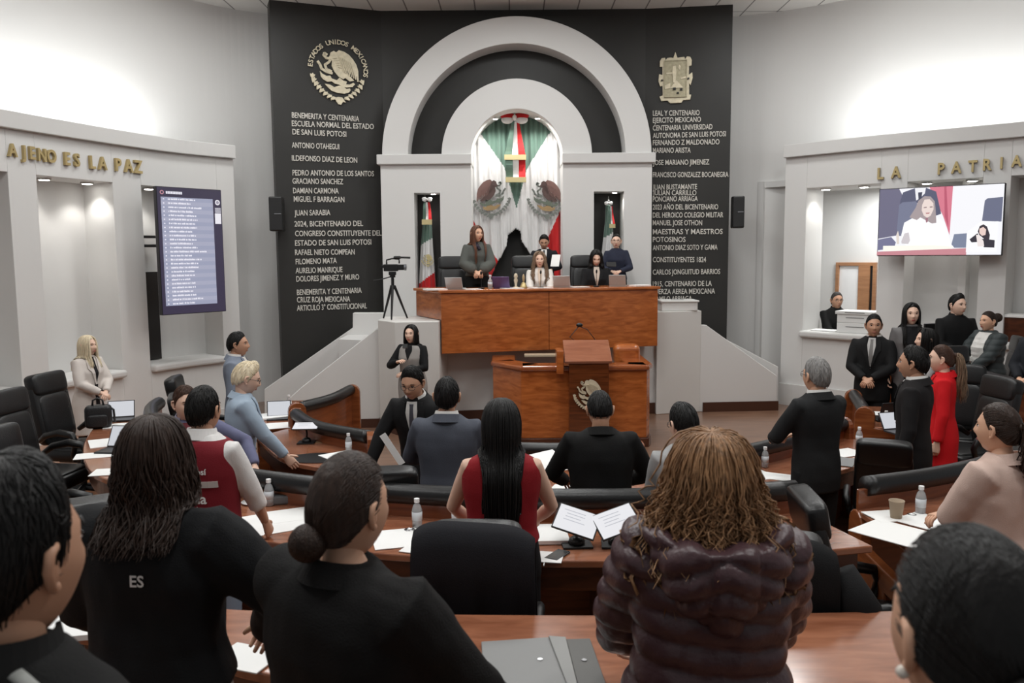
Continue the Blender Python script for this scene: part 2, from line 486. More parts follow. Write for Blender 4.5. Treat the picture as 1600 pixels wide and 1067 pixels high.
# cornices
mb = MB(); WL.slab(mb, 0, WL.len, ZC, ZC + .2, -.6, .08); struct(mb.build('trim_4', WHITE2, bevel=.01))
mb = MB(); WR.slab(mb, 0, WR.len, ZC, ZC + .2, -.6, .08); struct(mb.build('trim_5', WHITE2, bevel=.01))
mb = MB(); WL.slab(mb, 0, WL.len, 0, .13, 0, .02); struct(mb.build('baseboard_left', WHITE2))
mb = MB(); WR.slab(mb, 0, WR.len, 0, .35, 0, .05); struct(mb.build('baseboard_right', WHITE2))
# upper walls behind the cornices and the end walls beside the black panels
UL = Poly([(-7.5, 5.8), (-7.1, 8.2), (-6.7, 9.8), (-6.35, 10.9), (-5.9, 12.0), (-5.3, 13.1), (-4.55, 14.0), (-3.6, 14.5), (-2.4, 14.7)])
UR = Poly([(2.6, 14.75), (3.8, 14.7), (4.8, 14.25), (5.9, 13.35), (7.4, 12.1), (8.7, 10.5), (9.6, 8.4)])
mb = MB(); UL.slab(mb, 0, UL.len, 0, CEIL, -.12, 0); struct(mb.build('wall_upper_left', WHITE))
mb = MB()
qa, qb = UR.at(1240, 400)[0], UR.at(1400, 400)[0]
UR.slab(mb, 0, qa, 0, CEIL, -.12, 0); UR.slab(mb, qb, UR.len, 0, CEIL, -.12, 0); UR.slab(mb, qa, qb, 3.6, CEIL, -.12, 0)
struct(mb.build('wall_upper_right', WHITE))
# light coves on top of the cornices (they wash the upper walls)
for W, s0, s1, pw in ((WL, 3.2, WL.len - 1.0, 7.2), (WR, .9, 4.6, 9)):
    N = 5
    for i in range(N):
        q = s0 + (s1 - s0) * (i + .5) / N
        x, y = W.pt(q, -.18); x2, y2 = W.pt(q, -1.0)
        o = area_light('cove_light', (x, y, ZC + .24), (x2, y2, ZC + 1.3), (s1 - s0) / N, .08, pw)
        xa, ya = W.pt(q + .1); xb, yb = W.pt(q - .1)
        o.rotation_euler = (Vector((x2 - x, y2 - y, 1.0))).to_track_quat('-Z', 'X').to_euler()
        d = Vector((xa - xb, ya - yb, 0)).normalized(); z = -Vector((x2 - x, y2 - y, 1.0)).normalized(); yv = z.cross(d).normalized(); d = yv.cross(z)
        o.matrix_world = Matrix(((d.x, yv.x, z.x, x), (d.y, yv.y, z.y, y), (d.z, yv.z, z.z, ZC + .24), (0, 0, 0, 1)))

# room behind the right-hand hatch: back wall, floor, brown door standing open
h0, h1 = nR[0]
PK = VPlane(WR.pt(h0, -2.3), WR.pt(h1, -2.3))
mb = MB()
slabp(mb, PK, -1.2, PK.len + 1.2, 0, 3.7, -.1, 0)
slabp(mb, PK, -1.2, -1.1, 0, 3.7, 0, 1.8); slabp(mb, PK, PK.len + 1.1, PK.len + 1.2, 0, 3.7, 0, 1.8)
slabp(mb, PK, -1.2, PK.len + 1.2, 3.6, 3.7, 0, 1.75)
struct(mb.build('wall_hatch_room', WHITE))
u0, z1 = PK.at(1313, 415); u1, _ = PK.at(1366, 415)
DOORW = wood('door_veneer', (150, 104, 70), (172, 124, 86), 0.4)
mb = MB()
slabp(mb, PK, u0 - .06, u0, 0, z1 + .06, 0, .06); slabp(mb, PK, u1, u1 + .06, 0, z1 + .06, 0, .06); slabp(mb, PK, u0, u1, z1, z1 + .06, 0, .06)
d1 = struct(mb.build('door_1', DOORW, bevel=.005))
um, _ = PK.at(1343, 440)
mb = MB(); slabp(mb, PK, u0, um, 0, z1, 0, .02); mb.build('lit_opening_panel', mat('lit_opening_white', (240, 240, 240), .6), d1)  # solid panel; the opening's brightness is put into its white
mb = MB(); slabp(mb, PK, um, u1 - .05, 0, z1, .02, .06); mb.build('door_leaf', DOORW, d1)
mb = MB(); slabp(mb, PK, u1 - .05, u1, 0, z1, .01, .03); mb.build('gap_shade_strip', BLK, d1)  # black strip; the shade of the door gap is put into its colour
x, y = PK.w(PK.len / 2, .8, 0)[:2]
area_light('hatch_room_light', (x, y, 3.55), (x, y, 0), .6, .6, 40)
# dark door opening and window bars in the left niche beside the screen
P3 = VPlane(WL.pt(nL[2][0], -.5), WL.pt(nL[2][1], -.5))
mb = MB(); ua_, za_ = P3.at(229, 425, .02); ub_, _ = P3.at(246, 425, .02)
slabp(mb, P3, ua_ - .1, ub_, .97, za_, -.02, .02); struct(mb.build('door_opening_shade', mat('opening_shade', (34, 32, 31), .25)))  # flat dark panel; the shade of a door opening is painted in
mb = MB()
for yy in (370, 384):
    _, z_ = P3.at(238, yy, .1); slabp(mb, P3, .0, .55, z_ - .02, z_ + .02, .0, .08)
struct(mb.build('trim_6', BLK))
# niche downlights
def downlight(px, py, W, lab):
    q, z = W.at(px, py, -.25); x, y = W.pt(q, -.25)
    t = thing('downlight', lab, 'downlight', (x, y, 3.5), 0)
    b = MB(); b.cyl((0, 0, -.025), .085, .025, 20); b.build('rim', WHITE2, t)
    b = MB(); b.cyl((0, 0, -.03), .06, .01, 20); b.build('lens', emis('downlight_lens', (255, 252, 245), 14.0), t)
    l = bpy.data.lights.new('downlight_beam', 'SPOT'); l.energy = 15; l.spot_size = R(110); l.spot_blend = .6; l.shadow_soft_size = .05; l.color = (1, .97, .92)
    o = bpy.data.objects.new('downlight_beam', l); COL.objects.link(o); o.location = (x, y, 3.44)
for px, py, W, lab in ((68, 273, WL, 'round downlight at the left end of the second left niche'), (135, 279, WL, 'round downlight at the right end of the second left niche'),
                       (232, 287, WL, 'round downlight in the niche behind the name list screen'), (1290, 294, WR, 'round downlight at the left end of the hatch niche'),
                       (1350, 292, WR, 'round downlight at the right end of the hatch niche'), (1448, 286, WR, 'left round downlight above the video screen'), (1520, 281, WR, 'right round downlight above the video screen')):
    downlight(px, py, W, lab)

# small recessed lamps inside the arch and the slot niches
def niche_lamp(P, u, off, z, pw, lab, tilt=(0, 0)):
    p = P.w(u, off, z); t = thing('niche_lamp', lab, 'niche lamp', p)
    m_ = MB(); m_.cyl((0, 0, -.02), .05, .02, 16); m_.build('rim', WHITE2, t)
    m_ = MB(); m_.cyl((0, 0, -.024), .038, .01, 16); m_.build('lens', emis('downlight_lens', (255, 252, 245), 14.0), t)
    l = bpy.data.lights.new('niche_beam', 'SPOT'); l.energy = pw; l.spot_size = R(150); l.spot_blend = .8; l.shadow_soft_size = .04; l.color = (1, .98, .94)
    o = bpy.data.objects.new('niche_beam', l); COL.objects.link(o); o.location = (p[0], p[1], p[2] - .04)
niche_lamp(PMf, uc - .35, .1, zc + math.sqrt(RI2 ** 2 - .35 ** 2) - .01, 42, 'left small lamp in the soffit of the inner arch')
niche_lamp(PMf, uc + .35, .1, zc + math.sqrt(RI2 ** 2 - .35 ** 2) - .01, 42, 'right small lamp in the soffit of the inner arch')
niche_lamp(PMf, (uL[1] + uL[2]) / 2 + .1, .32, znt, 5, 'small lamp at the top of the left slot niche')
niche_lamp(PMf, (uR[1] + uR[2]) / 2 + .1, .32, znt, 5, 'small lamp at the top of the right slot niche')

# ------------------------------------------------------------------ lettering on the walls
SILV = mat('cream_letter_paint', (216, 212, 204), 0.5, 0.4)
def inscription(parent, P, txt, x0, x1, y0, y1, h, name='inscription', m=SILV, off=.004, ext=.012, bold=.008, label=None):
    """one line of raised letters between two pixel points; h = letter height in pixels"""
    (ua, za), (ub, zb) = P.at(x0, y0), P.at(x1, y1)
    za2 = P.at(x0, y0 - h)[1]; H = za2 - za
    v, f = text_geo(txt, 1.0, 0.0, bold)
    w = v[:, 0].max() - v[:, 0].min(); hh = 0.70
    sx = (ub - ua) / w; sy = H / hh
    b = MB(); n = len(v)
    pts = []
    for (x, y, z) in v:
        k = (x - v[:, 0].min()) / w
        pts.append((ua + (x - v[:, 0].min()) * sx, za + (zb - za) * k + y * sy))
    # front faces plus skirts
    vs = [P.w(u, off + ext, z) for u, z in pts] + [P.w(u, off - .01, z) for u, z in pts]
    edges = {}
    for fc in f:
        for i in range(len(fc)):
            a, c = fc[i], fc[(i + 1) % len(fc)]
            edges[(a, c)] = 1
    fs = list(f) + [(c, a, a + n, c + n) for (a, c) in edges if (c, a) not in edges]
    b.add(vs, fs)
    return b.build(name, m, parent, label=label, fix=False)
LT = [("BENEMERITA Y CENTENARIA", 456, 561, 184, 190), ("ESCUELA NORMAL DEL ESTADO", 456, 584, 197, 202), ("DE SAN LUIS POTOSI", 457, 541, 210, 214), ("ANTONIO OTAHEGUI", 456, 530, 231, 233.5),
      ("ILDEFONSO DIAZ DE LEON", 456, 558, 251, 254.5), ("PEDRO ANTONIO DE LOS SANTOS", 457, 584, 274, 275.5), ("GRACIANO SANCHEZ", 457, 536, 287, 288), ("DAMIAN CARMONA", 458, 529, 302, 302.5),
      ("MIGUEL F BARRAGAN", 459, 538, 315, 316), ("JUAN SARABIA", 460, 516, 337, 336), ("2024, BICENTENARIO DEL", 460, 567, 354, 353), ("CONGRESO CONSTITUYENTE DEL", 461, 596, 369, 368),
      ("ESTADO DE SAN LUIS POTOSI", 461, 580, 384, 382), ("RAFAEL NIETO COMPEAN", 461, 554, 398.5, 397.5), ("FILOMENO MATA", 462, 526, 413, 411), ("AURELIO MANRIQUE", 462, 535, 427, 425),
      ("DOLORES JIMENEZ Y MURO", 463, 561, 440, 436.5), ("BENEMERITA Y CENTENARIA", 464, 565, 461, 457.5), ("CRUZ ROJA MEXICANA", 464, 547, 472.5, 471), ("ARTICULO 3\u00b0 CONSTITUCIONAL", 464, 573, 485.5, 481.5)]
RTX = [("LEAL Y CENTENARIO", 1020, 1093, 181, 180), ("EJERCITO MEXICANO", 1020, 1095, 192, 190.5), ("CENTENARIA UNIVERSIDAD", 1020, 1113, 204, 202), ("AUTONOMA DE SAN LUIS POTOSI", 1020, 1134, 216, 213),
       ("FERNANDO Z MALDONADO", 1020, 1124, 227, 225.5), ("MARIANO ARISTA", 1020, 1079, 239, 238.5), ("JOSE MARIANO JIMENEZ", 1020, 1108, 258, 257), ("FRANCISCO GONZALEZ BOCANEGRA", 1020, 1138, 277, 276.5),
       ("JUAN BUSTAMANTE", 1020, 1089, 296.5, 295.5), ("JULIAN CARRILLO", 1020, 1088, 305, 305), ("PONCIANO ARRIAGA", 1020, 1090, 315, 314), ("2023 A\u00d1O DEL BICENTENARIO", 1020, 1122, 327.5, 327),
       ("DEL HEROICO COLEGIO MILITAR", 1020, 1130, 340, 339.5), ("MANUEL JOSE OTHON", 1020, 1097, 352, 352), ("MAESTRAS Y MAESTROS", 1020, 1129, 366, 365.5), ("POTOSINOS", 1020, 1071, 378, 378),
       ("ANTONIO DIAZ SOTO Y GAMA", 1020, 1121, 391, 390), ("CONSTITUYENTES 1824", 1020, 1103, 409.5, 409.5), ("CARLOS JONGUITUD BARRIOS", 1020, 1125, 429, 428), ("1915, CENTENARIO DE LA", 1020, 1112, 447.5, 446.5),
       ("FUERZA AEREA MEXICANA", 1020, 1117, 459.5, 458.5), ("CAMILO ARRIAGA", 1020, 1081, 471, 470)]
def nice(n): return ''
for (t, x0, x1, y0, y1) in LT: inscription(wall_bl, PLf, t, x0, x1, y0, y1, 8.6)
for (t, x0, x1, y0, y1) in RTX: inscription(wall_br, PRf, t, x0, x1, y0, y1, 8.0)
# gold letters below the cornices, each a raised letter of its own
def cornice_text(W, letters, h, side):
    for k, (ch, px, py) in enumerate(letters):
        q, z = W.at(px, py, .01); x, y = W.pt(q, .005)
        xa, ya = W.pt(q - .05); xb, yb = W.pt(q + .05); d = Vector((xb - xa, yb - ya, 0)).normalized(); nn = Vector((d.y, -d.x, 0))
        v, f = text_geo(ch, 1.0, .05, .03); v[:, 0] -= (v[:, 0].min() + v[:, 0].max()) / 2
        depth = (Vector((x, y, z)) - CAM).dot(FW); s_ = h * depth / FPX / .7
        b = MB(); b.add([(d * float(a * s_ * .8) + nn * float(.012 + c * .5) + Vector((0, 0, float(e * s_ - .35 * s_)))) for a, e, c in v], f)
        o = b.build('gilt_letter', BRASS, None, fix=False); o.location = (x, y, z)
        tag(o, 'gilt raised %s %s in the word %s under the %s cornice' % ('final letter' if side[1][k] == 'PATRIA' and k == 7 else 'letter', ch, side[1][k], side[0]), 'letter', 'gilt letters under the %s cornice' % side[0])
Lw = list("AJENOESLAPAZ")
cornice_text(WL, list(zip(Lw, (18, 35, 49, 64, 79, 103, 118, 143, 159, 183, 199, 214), (234.5, 237, 239, 242, 244, 248, 250, 253.5, 255, 257.5, 259, 260.5))), 19,
             ('left', ['AJENO'] * 5 + ['ES'] * 2 + ['LA'] * 2 + ['PAZ'] * 3))
cornice_text(WR, list(zip("LAPATRIA", (1377, 1400, 1471, 1495, 1520, 1543.5, 1566, 1589), (271, 269, 263.5, 261.5, 259.5, 257, 254.5, 251.5))), 17,
             ('right', ['LA'] * 2 + ['PATRIA'] * 6))
# ================================================================== EMBLEMS, FLAGS, SCREENS, DAIS
EM = {
 'wing': [(465, 255), (510, 215), (580, 230), (650, 270), (705, 330), (750, 400), (775, 490), (778, 645), (758, 640), (750, 560), (742, 610), (722, 590), (718, 530), (702, 575), (690, 555), (672, 510), (655, 545), (605, 480), (560, 420), (520, 330)],
 'eagle_body': [(380, 305), (395, 255), (440, 230), (475, 250), (520, 330), (560, 420), (605, 490), (640, 555), (715, 630), (650, 645), (590, 600), (560, 620), (500, 590), (440, 520), (405, 440), (412, 370), (385, 345), (350, 345), (368, 318)],
 'cactus': [(240, 525), (270, 560), (330, 590), (380, 580), (400, 620), (470, 640), (510, 600), (560, 640), (610, 650), (600, 690), (650, 690), (700, 660), (725, 680), (690, 720), (600, 735), (530, 720), (500, 700), (440, 690), (400, 660), (340, 670), (280, 640), (250, 600)],
 'rock': [(300, 700), (380, 710), (430, 740), (500, 715), (560, 720), (600, 755), (650, 745), (660, 770), (640, 800), (570, 825), (460, 815), (390, 790), (350, 755)],
}
EM_SNAKE = [[(345, 290), (310, 268), (300, 300), (335, 335), (395, 345), (370, 390), (315, 430), (330, 490), (400, 520)], [(215, 390), (245, 430), (265, 490), (330, 530), (410, 545)]]
EM_LEAF = [(135, 600, 100), (150, 655, 110), (180, 705, 120), (215, 752, 130), (255, 797, 138), (305, 838, 145), (360, 872, 155), (415, 898, 165), (830, 645, 70), (805, 715, 60), (762, 770, 50), (715, 815, 42), (665, 855, 35), (610, 890, 25)]
EM_RIB = [(440, 890), (480, 875), (540, 880), (590, 950), (550, 940), (520, 985), (480, 975), (450, 930)]
def emblem(fn, th, kinds, mats, parent, names, letters=None):
    """fn(a, b, t): emblem coordinates to 3D. kinds = which pieces are built"""
    for k in ('wing', 'eagle_body', 'cactus', 'rock'):
        if k not in kinds: continue
        b = MB(); P = EM[k]
        b.extr(P, fn, 0, th)
        if k == 'wing':     # feather ridges
            for i in range(7):
                x = 560 + i * 28; b.extr([(x - 60, 300 + i * 14), (x - 52, 300 + i * 14), (x + 14, 520 + i * 16), (x + 2, 522 + i * 16)], fn, th, th * 1.45)
        if k == 'eagle_body':
            for i in range(5):
                x = 440 + i * 18; b.extr([(x - 20, 330 + i * 30), (x + 40, 320 + i * 34), (x + 42, 330 + i * 34), (x - 18, 342 + i * 30)], fn, th, th * 1.4)
        b.build(names.get(k, k), mats[k], parent)
    if 'snake' in kinds:
        b = MB()
        for path in EM_SNAKE:
            for i in range(len(path) - 1):
                (x0, y0), (x1, y1) = path[i], path[i + 1]; d = math.hypot(x1 - x0, y1 - y0); nx, ny = -(y1 - y0) / d * 17, (x1 - x0) / d * 17; ex, ey = (x1 - x0) / d * 6, (y1 - y0) / d * 6
                b.extr([(x0 + nx - ex, y0 + ny - ey), (x1 + nx + ex, y1 + ny + ey), (x1 - nx + ex, y1 - ny + ey), (x0 - nx - ex, y0 - ny - ey)], fn, 0, th * .8)
        b.build('snake', mats['snake'], parent)
    if 'wreath' in kinds:
        b = MB()
        for (x, y, a) in EM_LEAF:
            for da, l, w, ox in ((0, 44, 20, 0), (38, 38, 15, 12), (-38, 38, 15, -12)):
                r_ = R(a + da); pts = []
                for t, ww in ((-1, 0), (-.5, .8), (.1, 1), (.6, .6), (1, 0), (.6, -.6), (.1, -1), (-.5, -.8)):
                    pts.append((x + ox + math.cos(r_) * l * t - math.sin(r_) * w * ww, y + math.sin(r_) * l * t + math.cos(r_) * w * ww))
                b.extr(pts, fn, 0, th * (.9 if da else 1.1))
        b.extr(EM_RIB, fn, 0, th)
        b.build('wreath', mats['wreath'], parent)
    if letters:
        b = MB(); n = len(letters)
        for i, ch in enumerate(letters):
            if ch == ' ': continue
            a = R(174 - i * (183.0 / (n - 1))); cx_, cy_ = 495 + 388 * math.cos(a), 490 - 388 * math.sin(a)
            v, f = text_geo(ch, 1.0, 0, .02); v[:, 0] -= (v[:, 0].min() + v[:, 0].max()) / 2; v[:, 1] -= .35
            rot = a - PI / 2; s_ = 92
            b.add([fn(cx_ + (x * math.cos(rot) - y * math.sin(rot)) * s_, cy_ - (x * math.sin(rot) + y * math.cos(rot)) * s_, th) for x, y, z in v], f)
        b.build('lettering', mats['wing'], parent, fix=False)
gm = {k: GOLD for k in ('wing', 'eagle_body', 'cactus', 'rock', 'snake', 'wreath')}
def plane_fn(P, ox, oy, k, off, mirror=False, c0=495):
    """emblem coordinates -> a vertical plane, (ox, oy) = pixel of emblem origin, k = pixels per unit"""
    u0, z0 = P.at(ox, oy, off); u1, z1 = P.at(ox + 100, oy, off); _, z2 = P.at(ox, oy + 100, off)
    ku, kz = (u1 - u0) / 100 * k, (z2 - z0) / 100 * k
    def fn(a, b, t):
        if mirror: a = 2 * c0 - a
        return P.w(u0 + a * ku, off + t, z0 + b * kz)
    return fn
t = thing('wall_emblem', 'large cream gilt eagle emblem ringed by lettering on the left black wall', 'emblem', PLf.w(PLf.at(525, 110)[0], 0, PLf.at(525, 160)[1]))
base = Vector(t.location)
fn0 = plane_fn(PLf, 470, 50, 1 / 8.89, .004)
fnl = lambda a, b, tt: tuple(Vector(fn0(a, b, tt)) - base)
emblem(fnl, .035, ('wing', 'eagle_body', 'cactus', 'rock', 'snake', 'wreath'), gm, t, {}, "ESTADOS UNIDOS MEXICANOS")

# shield on the right
t = thing('wall_shield', 'cream gilt scroll edged shield relief on the right black wall', 'shield', PRf.w(PRf.at(1056, 120)[0], 0, PRf.at(1056, 160)[1]))
base2 = Vector(t.location); fs0 = plane_fn(PRf, 1020, 75, 1 / 10.67, .004)
fs = lambda a, b, tt: tuple(Vector(fs0(a, b, tt)) - base2)
SH = [(120, 230), (150, 180), (210, 175), (215, 215), (245, 180), (310, 175), (345, 185), (378, 85), (415, 185), (465, 175), (530, 170), (545, 210), (570, 165), (630, 175), (655, 230), (650, 325), (610, 330), (610, 470), (665, 430), (675, 520), (640, 650), (615, 610), (620, 800), (655, 800), (635, 885), (520, 890), (490, 935), (300, 935), (255, 890), (150, 895), (120, 815), (175, 800), (170, 640), (130, 650), (100, 560), (110, 440), (165, 460), (165, 325), (120, 325)]
mb = MB(); mb.extr(SH, fs, 0, .03); mb.build('shield_frame', GOLD, t, bevel=.006)
mb = MB(); mb.extr([(200, 225), (570, 225), (570, 835), (200, 835)], fs, .03, .045)
for p in ([(200, 225), (570, 225), (570, 240), (200, 240)], [(200, 825), (570, 825), (570, 840), (200, 840)], [(195, 225), (207, 225), (207, 840), (195, 840)], [(563, 225), (575, 225), (575, 840), (563, 840)]): mb.extr(p, fs, .03, .06)
mb.build('shield_field', mat('aged_gilt', (172, 164, 138), .45, metal=.35, var=.15, vscale=25), t)
mb = MB()
mb.extr([(335, 330), (385, 320), (400, 420), (385, 600), (345, 600), (330, 420)], fs, .045, .062); mb.extr([(230, 430), (400, 425), (400, 450), (230, 455)], fs, .045, .055)
mb.extr([(300, 690), (400, 560), (520, 690)], fs, .045, .06); mb.extr([(210, 640), (300, 600), (300, 690), (210, 700)], fs, .045, .055); mb.extr([(440, 300), (470, 330), (460, 400), (430, 360)], fs, .045, .055); mb.extr([(470, 520), (560, 500), (560, 530), (480, 545)], fs, .045, .055)
mb.build('relief', GOLD, t)
mb = MB()
for (x, y, w) in ((368, 702, 24), (482, 716, 20), (428, 772, 18), (158, 552, 14), (600, 536, 14)): mb.extr([(x - w, y - w * .8), (x + w, y - w * .8), (x + w, y + w * .8), (x - w, y + w * .8)], fs, .03, .066)
mb.build('dark_inlay', BLACKP, t)

# ------------------------------------------------------------------ big flags behind the dais
FG = mat('flag_green', (96, 122, 110), .75, .2, sheen=.3); FWH = mat('flag_white', (222, 221, 220), .75, .2, sheen=.2); FR = mat('flag_red', (196, 40, 42), .7, .2, sheen=.2)
FGOLD = mat('gold_fringe', (190, 176, 130), .6)
def inside(p, poly):
    x, y = p; c = False; n = len(poly)
    for i in range(n):
        x0, y0 = poly[i]; x1, y1 = poly[(i + 1) % n]
        if (y0 > y) != (y1 > y) and x < (x1 - x0) * (y - y0) / (y1 - y0) + x0: c = not c
    return c
GREENP = [(725, 160), (890, 160), (890, 170), (861, 204), (823, 264), (807, 326), (804, 315), (788, 261), (747, 203), (725, 172)]
REDP = [[(730, 325), (753, 371), (779, 409), (768, 440), (760, 470), (725, 470)], [(890, 290), (878, 323), (857, 370), (842, 398), (842, 470), (890, 470)]]
GAP = [(806, 357), (794, 367), (791, 385), (775, 415), (766, 436), (758, 475), (850, 475), (838, 415), (826, 392), (815, 377), (813, 361)]
def big_flag(x0, x1, lab):
    uu0, _ = PMf.at(x0, 300, -.25); uu1, _ = PMf.at(x1, 300, -.25)
    t = thing('draped_flag', lab, 'flag', PMf.w((uu0 + uu1) / 2, -.3, STAGE))
    base = Vector(t.location)
    NX, NY = 70, 150; vs = []; fsx = []; mi = []
    for j in range(NY + 1):
        for i in range(NX + 1):
            px = x0 + (x1 - x0) * i / NX; py = 166 + (470 - 166) * j / NY
            u, z = PMf.at(px, py, -.25)
            k = .25 + .75 * j / NY
            o = -.27 + .035 * k * math.sin(u * 34 + .6 * math.sin(z * 2)) + .018 * math.sin(u * 71 + z * 1.1 + 1.3)
            vs.append(tuple(Vector(PMf.w(u, o, z)) - base))
    for j in range(NY):
        for i in range(NX):
            c = (x0 + (x1 - x0) * (i + .5) / NX, 166 + 304 * (j + .5) / NY)
            if inside(c, GAP): continue
            fsx.append((j * (NX + 1) + i, (j + 1) * (NX + 1) + i, (j + 1) * (NX + 1) + i + 1, j * (NX + 1) + i + 1))
            mi.append(0 if inside(c, GREENP) else (2 if any(inside(c, q) for q in REDP) else 1))
    b = MB(); b.v = vs; b.f = fsx; b.m = mi
    o = b.build('cloth', [FG, FWH, FR], t, smooth=True, fix=False)
    sm = o.modifiers.new('thickness', 'SOLIDIFY'); sm.thickness = .006; sm.offset = -1
    return t, base
BRN = mat('emblem_brown', (112, 82, 76), .6); BRN2 = mat('emblem_dark_brown', (78, 58, 54), .6); LEAFC = mat('emblem_grey_green', (112, 116, 110), .6); OCH = mat('emblem_ochre', (150, 124, 86), .6); SNK = mat('emblem_green', (92, 100, 88), .6)
em2 = dict(wing=BRN, eagle_body=BRN2, cactus=SNK, rock=OCH, snake=LEAFC, wreath=LEAFC)
t1, bb1 = big_flag(734, 806, 'large draped green white and red flag on the left behind the dais')
fa = plane_fn(PMf, 763 - 495 * .072, 305 - 520 * .08, .08, -.2, mirror=True)
emblem(lambda a, b, tt: tuple(Vector(fa(a, b, tt)) - bb1), .012, ('wing', 'eagle_body', 'cactus', 'rock', 'snake', 'wreath'), em2, t1, {})
t2, bb2 = big_flag(806, 887, 'large draped green white and red flag on the right behind the dais')
fb = plane_fn(PMf, 850 - 495 * .072, 306 - 520 * .08, .08, -.2)
emblem(lambda a, b, tt: tuple(Vector(fb(a, b, tt)) - bb2), .012, ('wing', 'eagle_body', 'cactus', 'rock', 'snake', 'wreath'), em2, t2, {})
# ribbon and bow
def ribbon(name, lab, P, off, bow, tails, fr, parent=None):
    u, z = P.at(bow[0], bow[1], off); t = thing(name, lab, 'ribbon', P.w(u, off, z)); base = Vector(t.location)
    if parent:
        t.parent = parent; t.location = base - Vector(parent.location); del t['label'], t['category']
    mats3 = [FG, FWH, FR]
    b = MB()
    for (xa, xb, ya, xc, xd, yb) in tails:
        for s0, s1, mi in ((0, .36, 0), (.36, .66, 1), (.66, 1, 2)):
            N = 8; rows = []
            for j in range(N + 1):
                k = j / N; L = xa + (xc - xa) * k; Rr = xb + (xd - xb) * k; yy = ya + (yb - ya) * k
                row = []
                for s_ in (s0, s1):
                    uu, zz = P.at(L + (Rr - L) * s_, yy, off); row.append((uu, zz))
                o = off + .03 * math.sin(k * 5 + s0 * 4)
                rows.append([tuple(Vector(P.w(q[0], o + d, q[1])) - base) for q, d in ((row[0], 0), (row[1], 0), (row[1], -.012), (row[0], -.012))])
            b.loft(rows, True, mi)
    b.build('tails', mats3, t, fix=True)
    for (x0, x1, y0, y1) in fr:
        b = MB()
        c = [P.at(x0, y0, off), P.at(x1, y0, off), P.at(x1, y1, off), P.at(x0, y1, off)]
        b.extr(c, lambda a, z, tt: tuple(Vector(P.w(a, tt, z)) - base), off - .01, off + .045)
        b.build('fringe', FGOLD, t)
    b = MB(); k = bow[2]
    for sgn in (-1, 1):
        for m_, dz, w in ((2 if k > 6 else 1, -.35, 1.0), (1, .25, .85)):
            uu, zz = P.at(bow[0] + sgn * k * .75, bow[1] + dz * k * .7 * (1 if m_ != 2 else 1), off)
            s_ = (P.at(bow[0] + k, bow[1], off)[0] - P.at(bow[0], bow[1], off)[0])
            b.ell(tuple(Vector(P.w(uu, off + .03, zz)) - base), (s_ * .75 * w, .05, s_ * .42), mi=m_)
    b.ell(tuple(Vector(P.w(*(lambda q: (q[0], off + .06, q[1]))(P.at(bow[0], bow[1], off)))) - base), (s_ * .25, .05, s_ * .3), mi=1)
    b.build('bow', mats3, t, smooth=True)
ribbon('flag_ribbon', 'tricolour ribbon with a bow and gold fringes between the large flags', PMf, -.1, (804, 185, 15), [(800, 811, 190, 788, 821, 243), (790, 821, 246, 791, 821, 278)], [(788, 822, 242, 250), (790, 822, 277, 285)])

# ------------------------------------------------------------------ small flags in the slot niches
def small_flag(xc, lab, edges, dia, rib):
    u, z = PMf.at(xc, 455, .1); t = thing('flag_on_pole', lab, 'flag', PMf.w(u, .12, STAGE)); base = Vector(t.location)
    _, ztop = PMf.at(xc, edges['tip'], .12)
    b = MB(); b.cyl((0, 0, 0), .1, .03); b.cyl((0, 0, .03), .016, ztop - STAGE - .12, 12); b.build('pole', GREYM, t, smooth=False)
    b = MB(); b.lathe((0, 0, ztop - STAGE - .12), [(.01, 0), (.028, .02), (.03, .05), (.012, .08), (.004, .13)], 14); b.build('finial', CHROME, t, smooth=True)
    NY, NX = 60, 24; vs = []; fx = []; mi = []
    for j in range(NY + 1):
        py = edges['y0'] + (edges['y1'] - edges['y0']) * j / NY
        L = np.interp(py, edges['ys'], edges['L']); Rr = np.interp(py, edges['ys'], edges['R'])
        for i in range(NX + 1):
            px = L + (Rr - L) * i / NX; uu, zz = PMf.at(px, py, .12)
            o = .19 - .14 * ((i / NX - .5) * 2) ** 2 + .018 * math.sin(i * 1.1 + j * .04)
            vs.append(tuple(Vector(PMf.w(uu, o, zz)) - base))
    for j in range(NY):
        for i in range(NX):
            py = edges['y0'] + (edges['y1'] - edges['y0']) * (j + .5) / NY; k = (i + .5) / NX
            fx.append((j * (NX + 1) + i, (j + 1) * (NX + 1) + i, (j + 1) * (NX + 1) + i + 1, j * (NX + 1) + i + 1))
            g = dia[0] + (dia[1] - dia[0]) * k; r_ = dia[2] + (dia[3] - dia[2]) * k
            mi.append(0 if py < g else (2 if py > r_ else 1))
    b = MB(); b.v, b.f, b.m = vs, fx, mi
    o = b.build('cloth', [FG, FWH, FR], t, smooth=True, fix=False)
    sm = o.modifiers.new('thickness', 'SOLIDIFY'); sm.thickness = .006; sm.offset = -1
    if 'em' in edges:
        ex, ey = edges['em']; k = .026; fe = plane_fn(PMf, ex - 495 * k, ey - 520 * k, k, .2)
        emblem(lambda a, b_, tt: tuple(Vector(fe(a, b_, tt)) - base), .006, ('wing', 'eagle_body', 'cactus', 'rock', 'snake', 'wreath'), {q: FGOLD for q in gm}, t, {})
    rb, tl, fr = rib
    ribbon('flag_ribbon', 'small tricolour ribbon and bow tied to the flag in the %s niche' % ('left' if xc < 800 else 'right'), PMf, .3, rb, tl, fr, t)
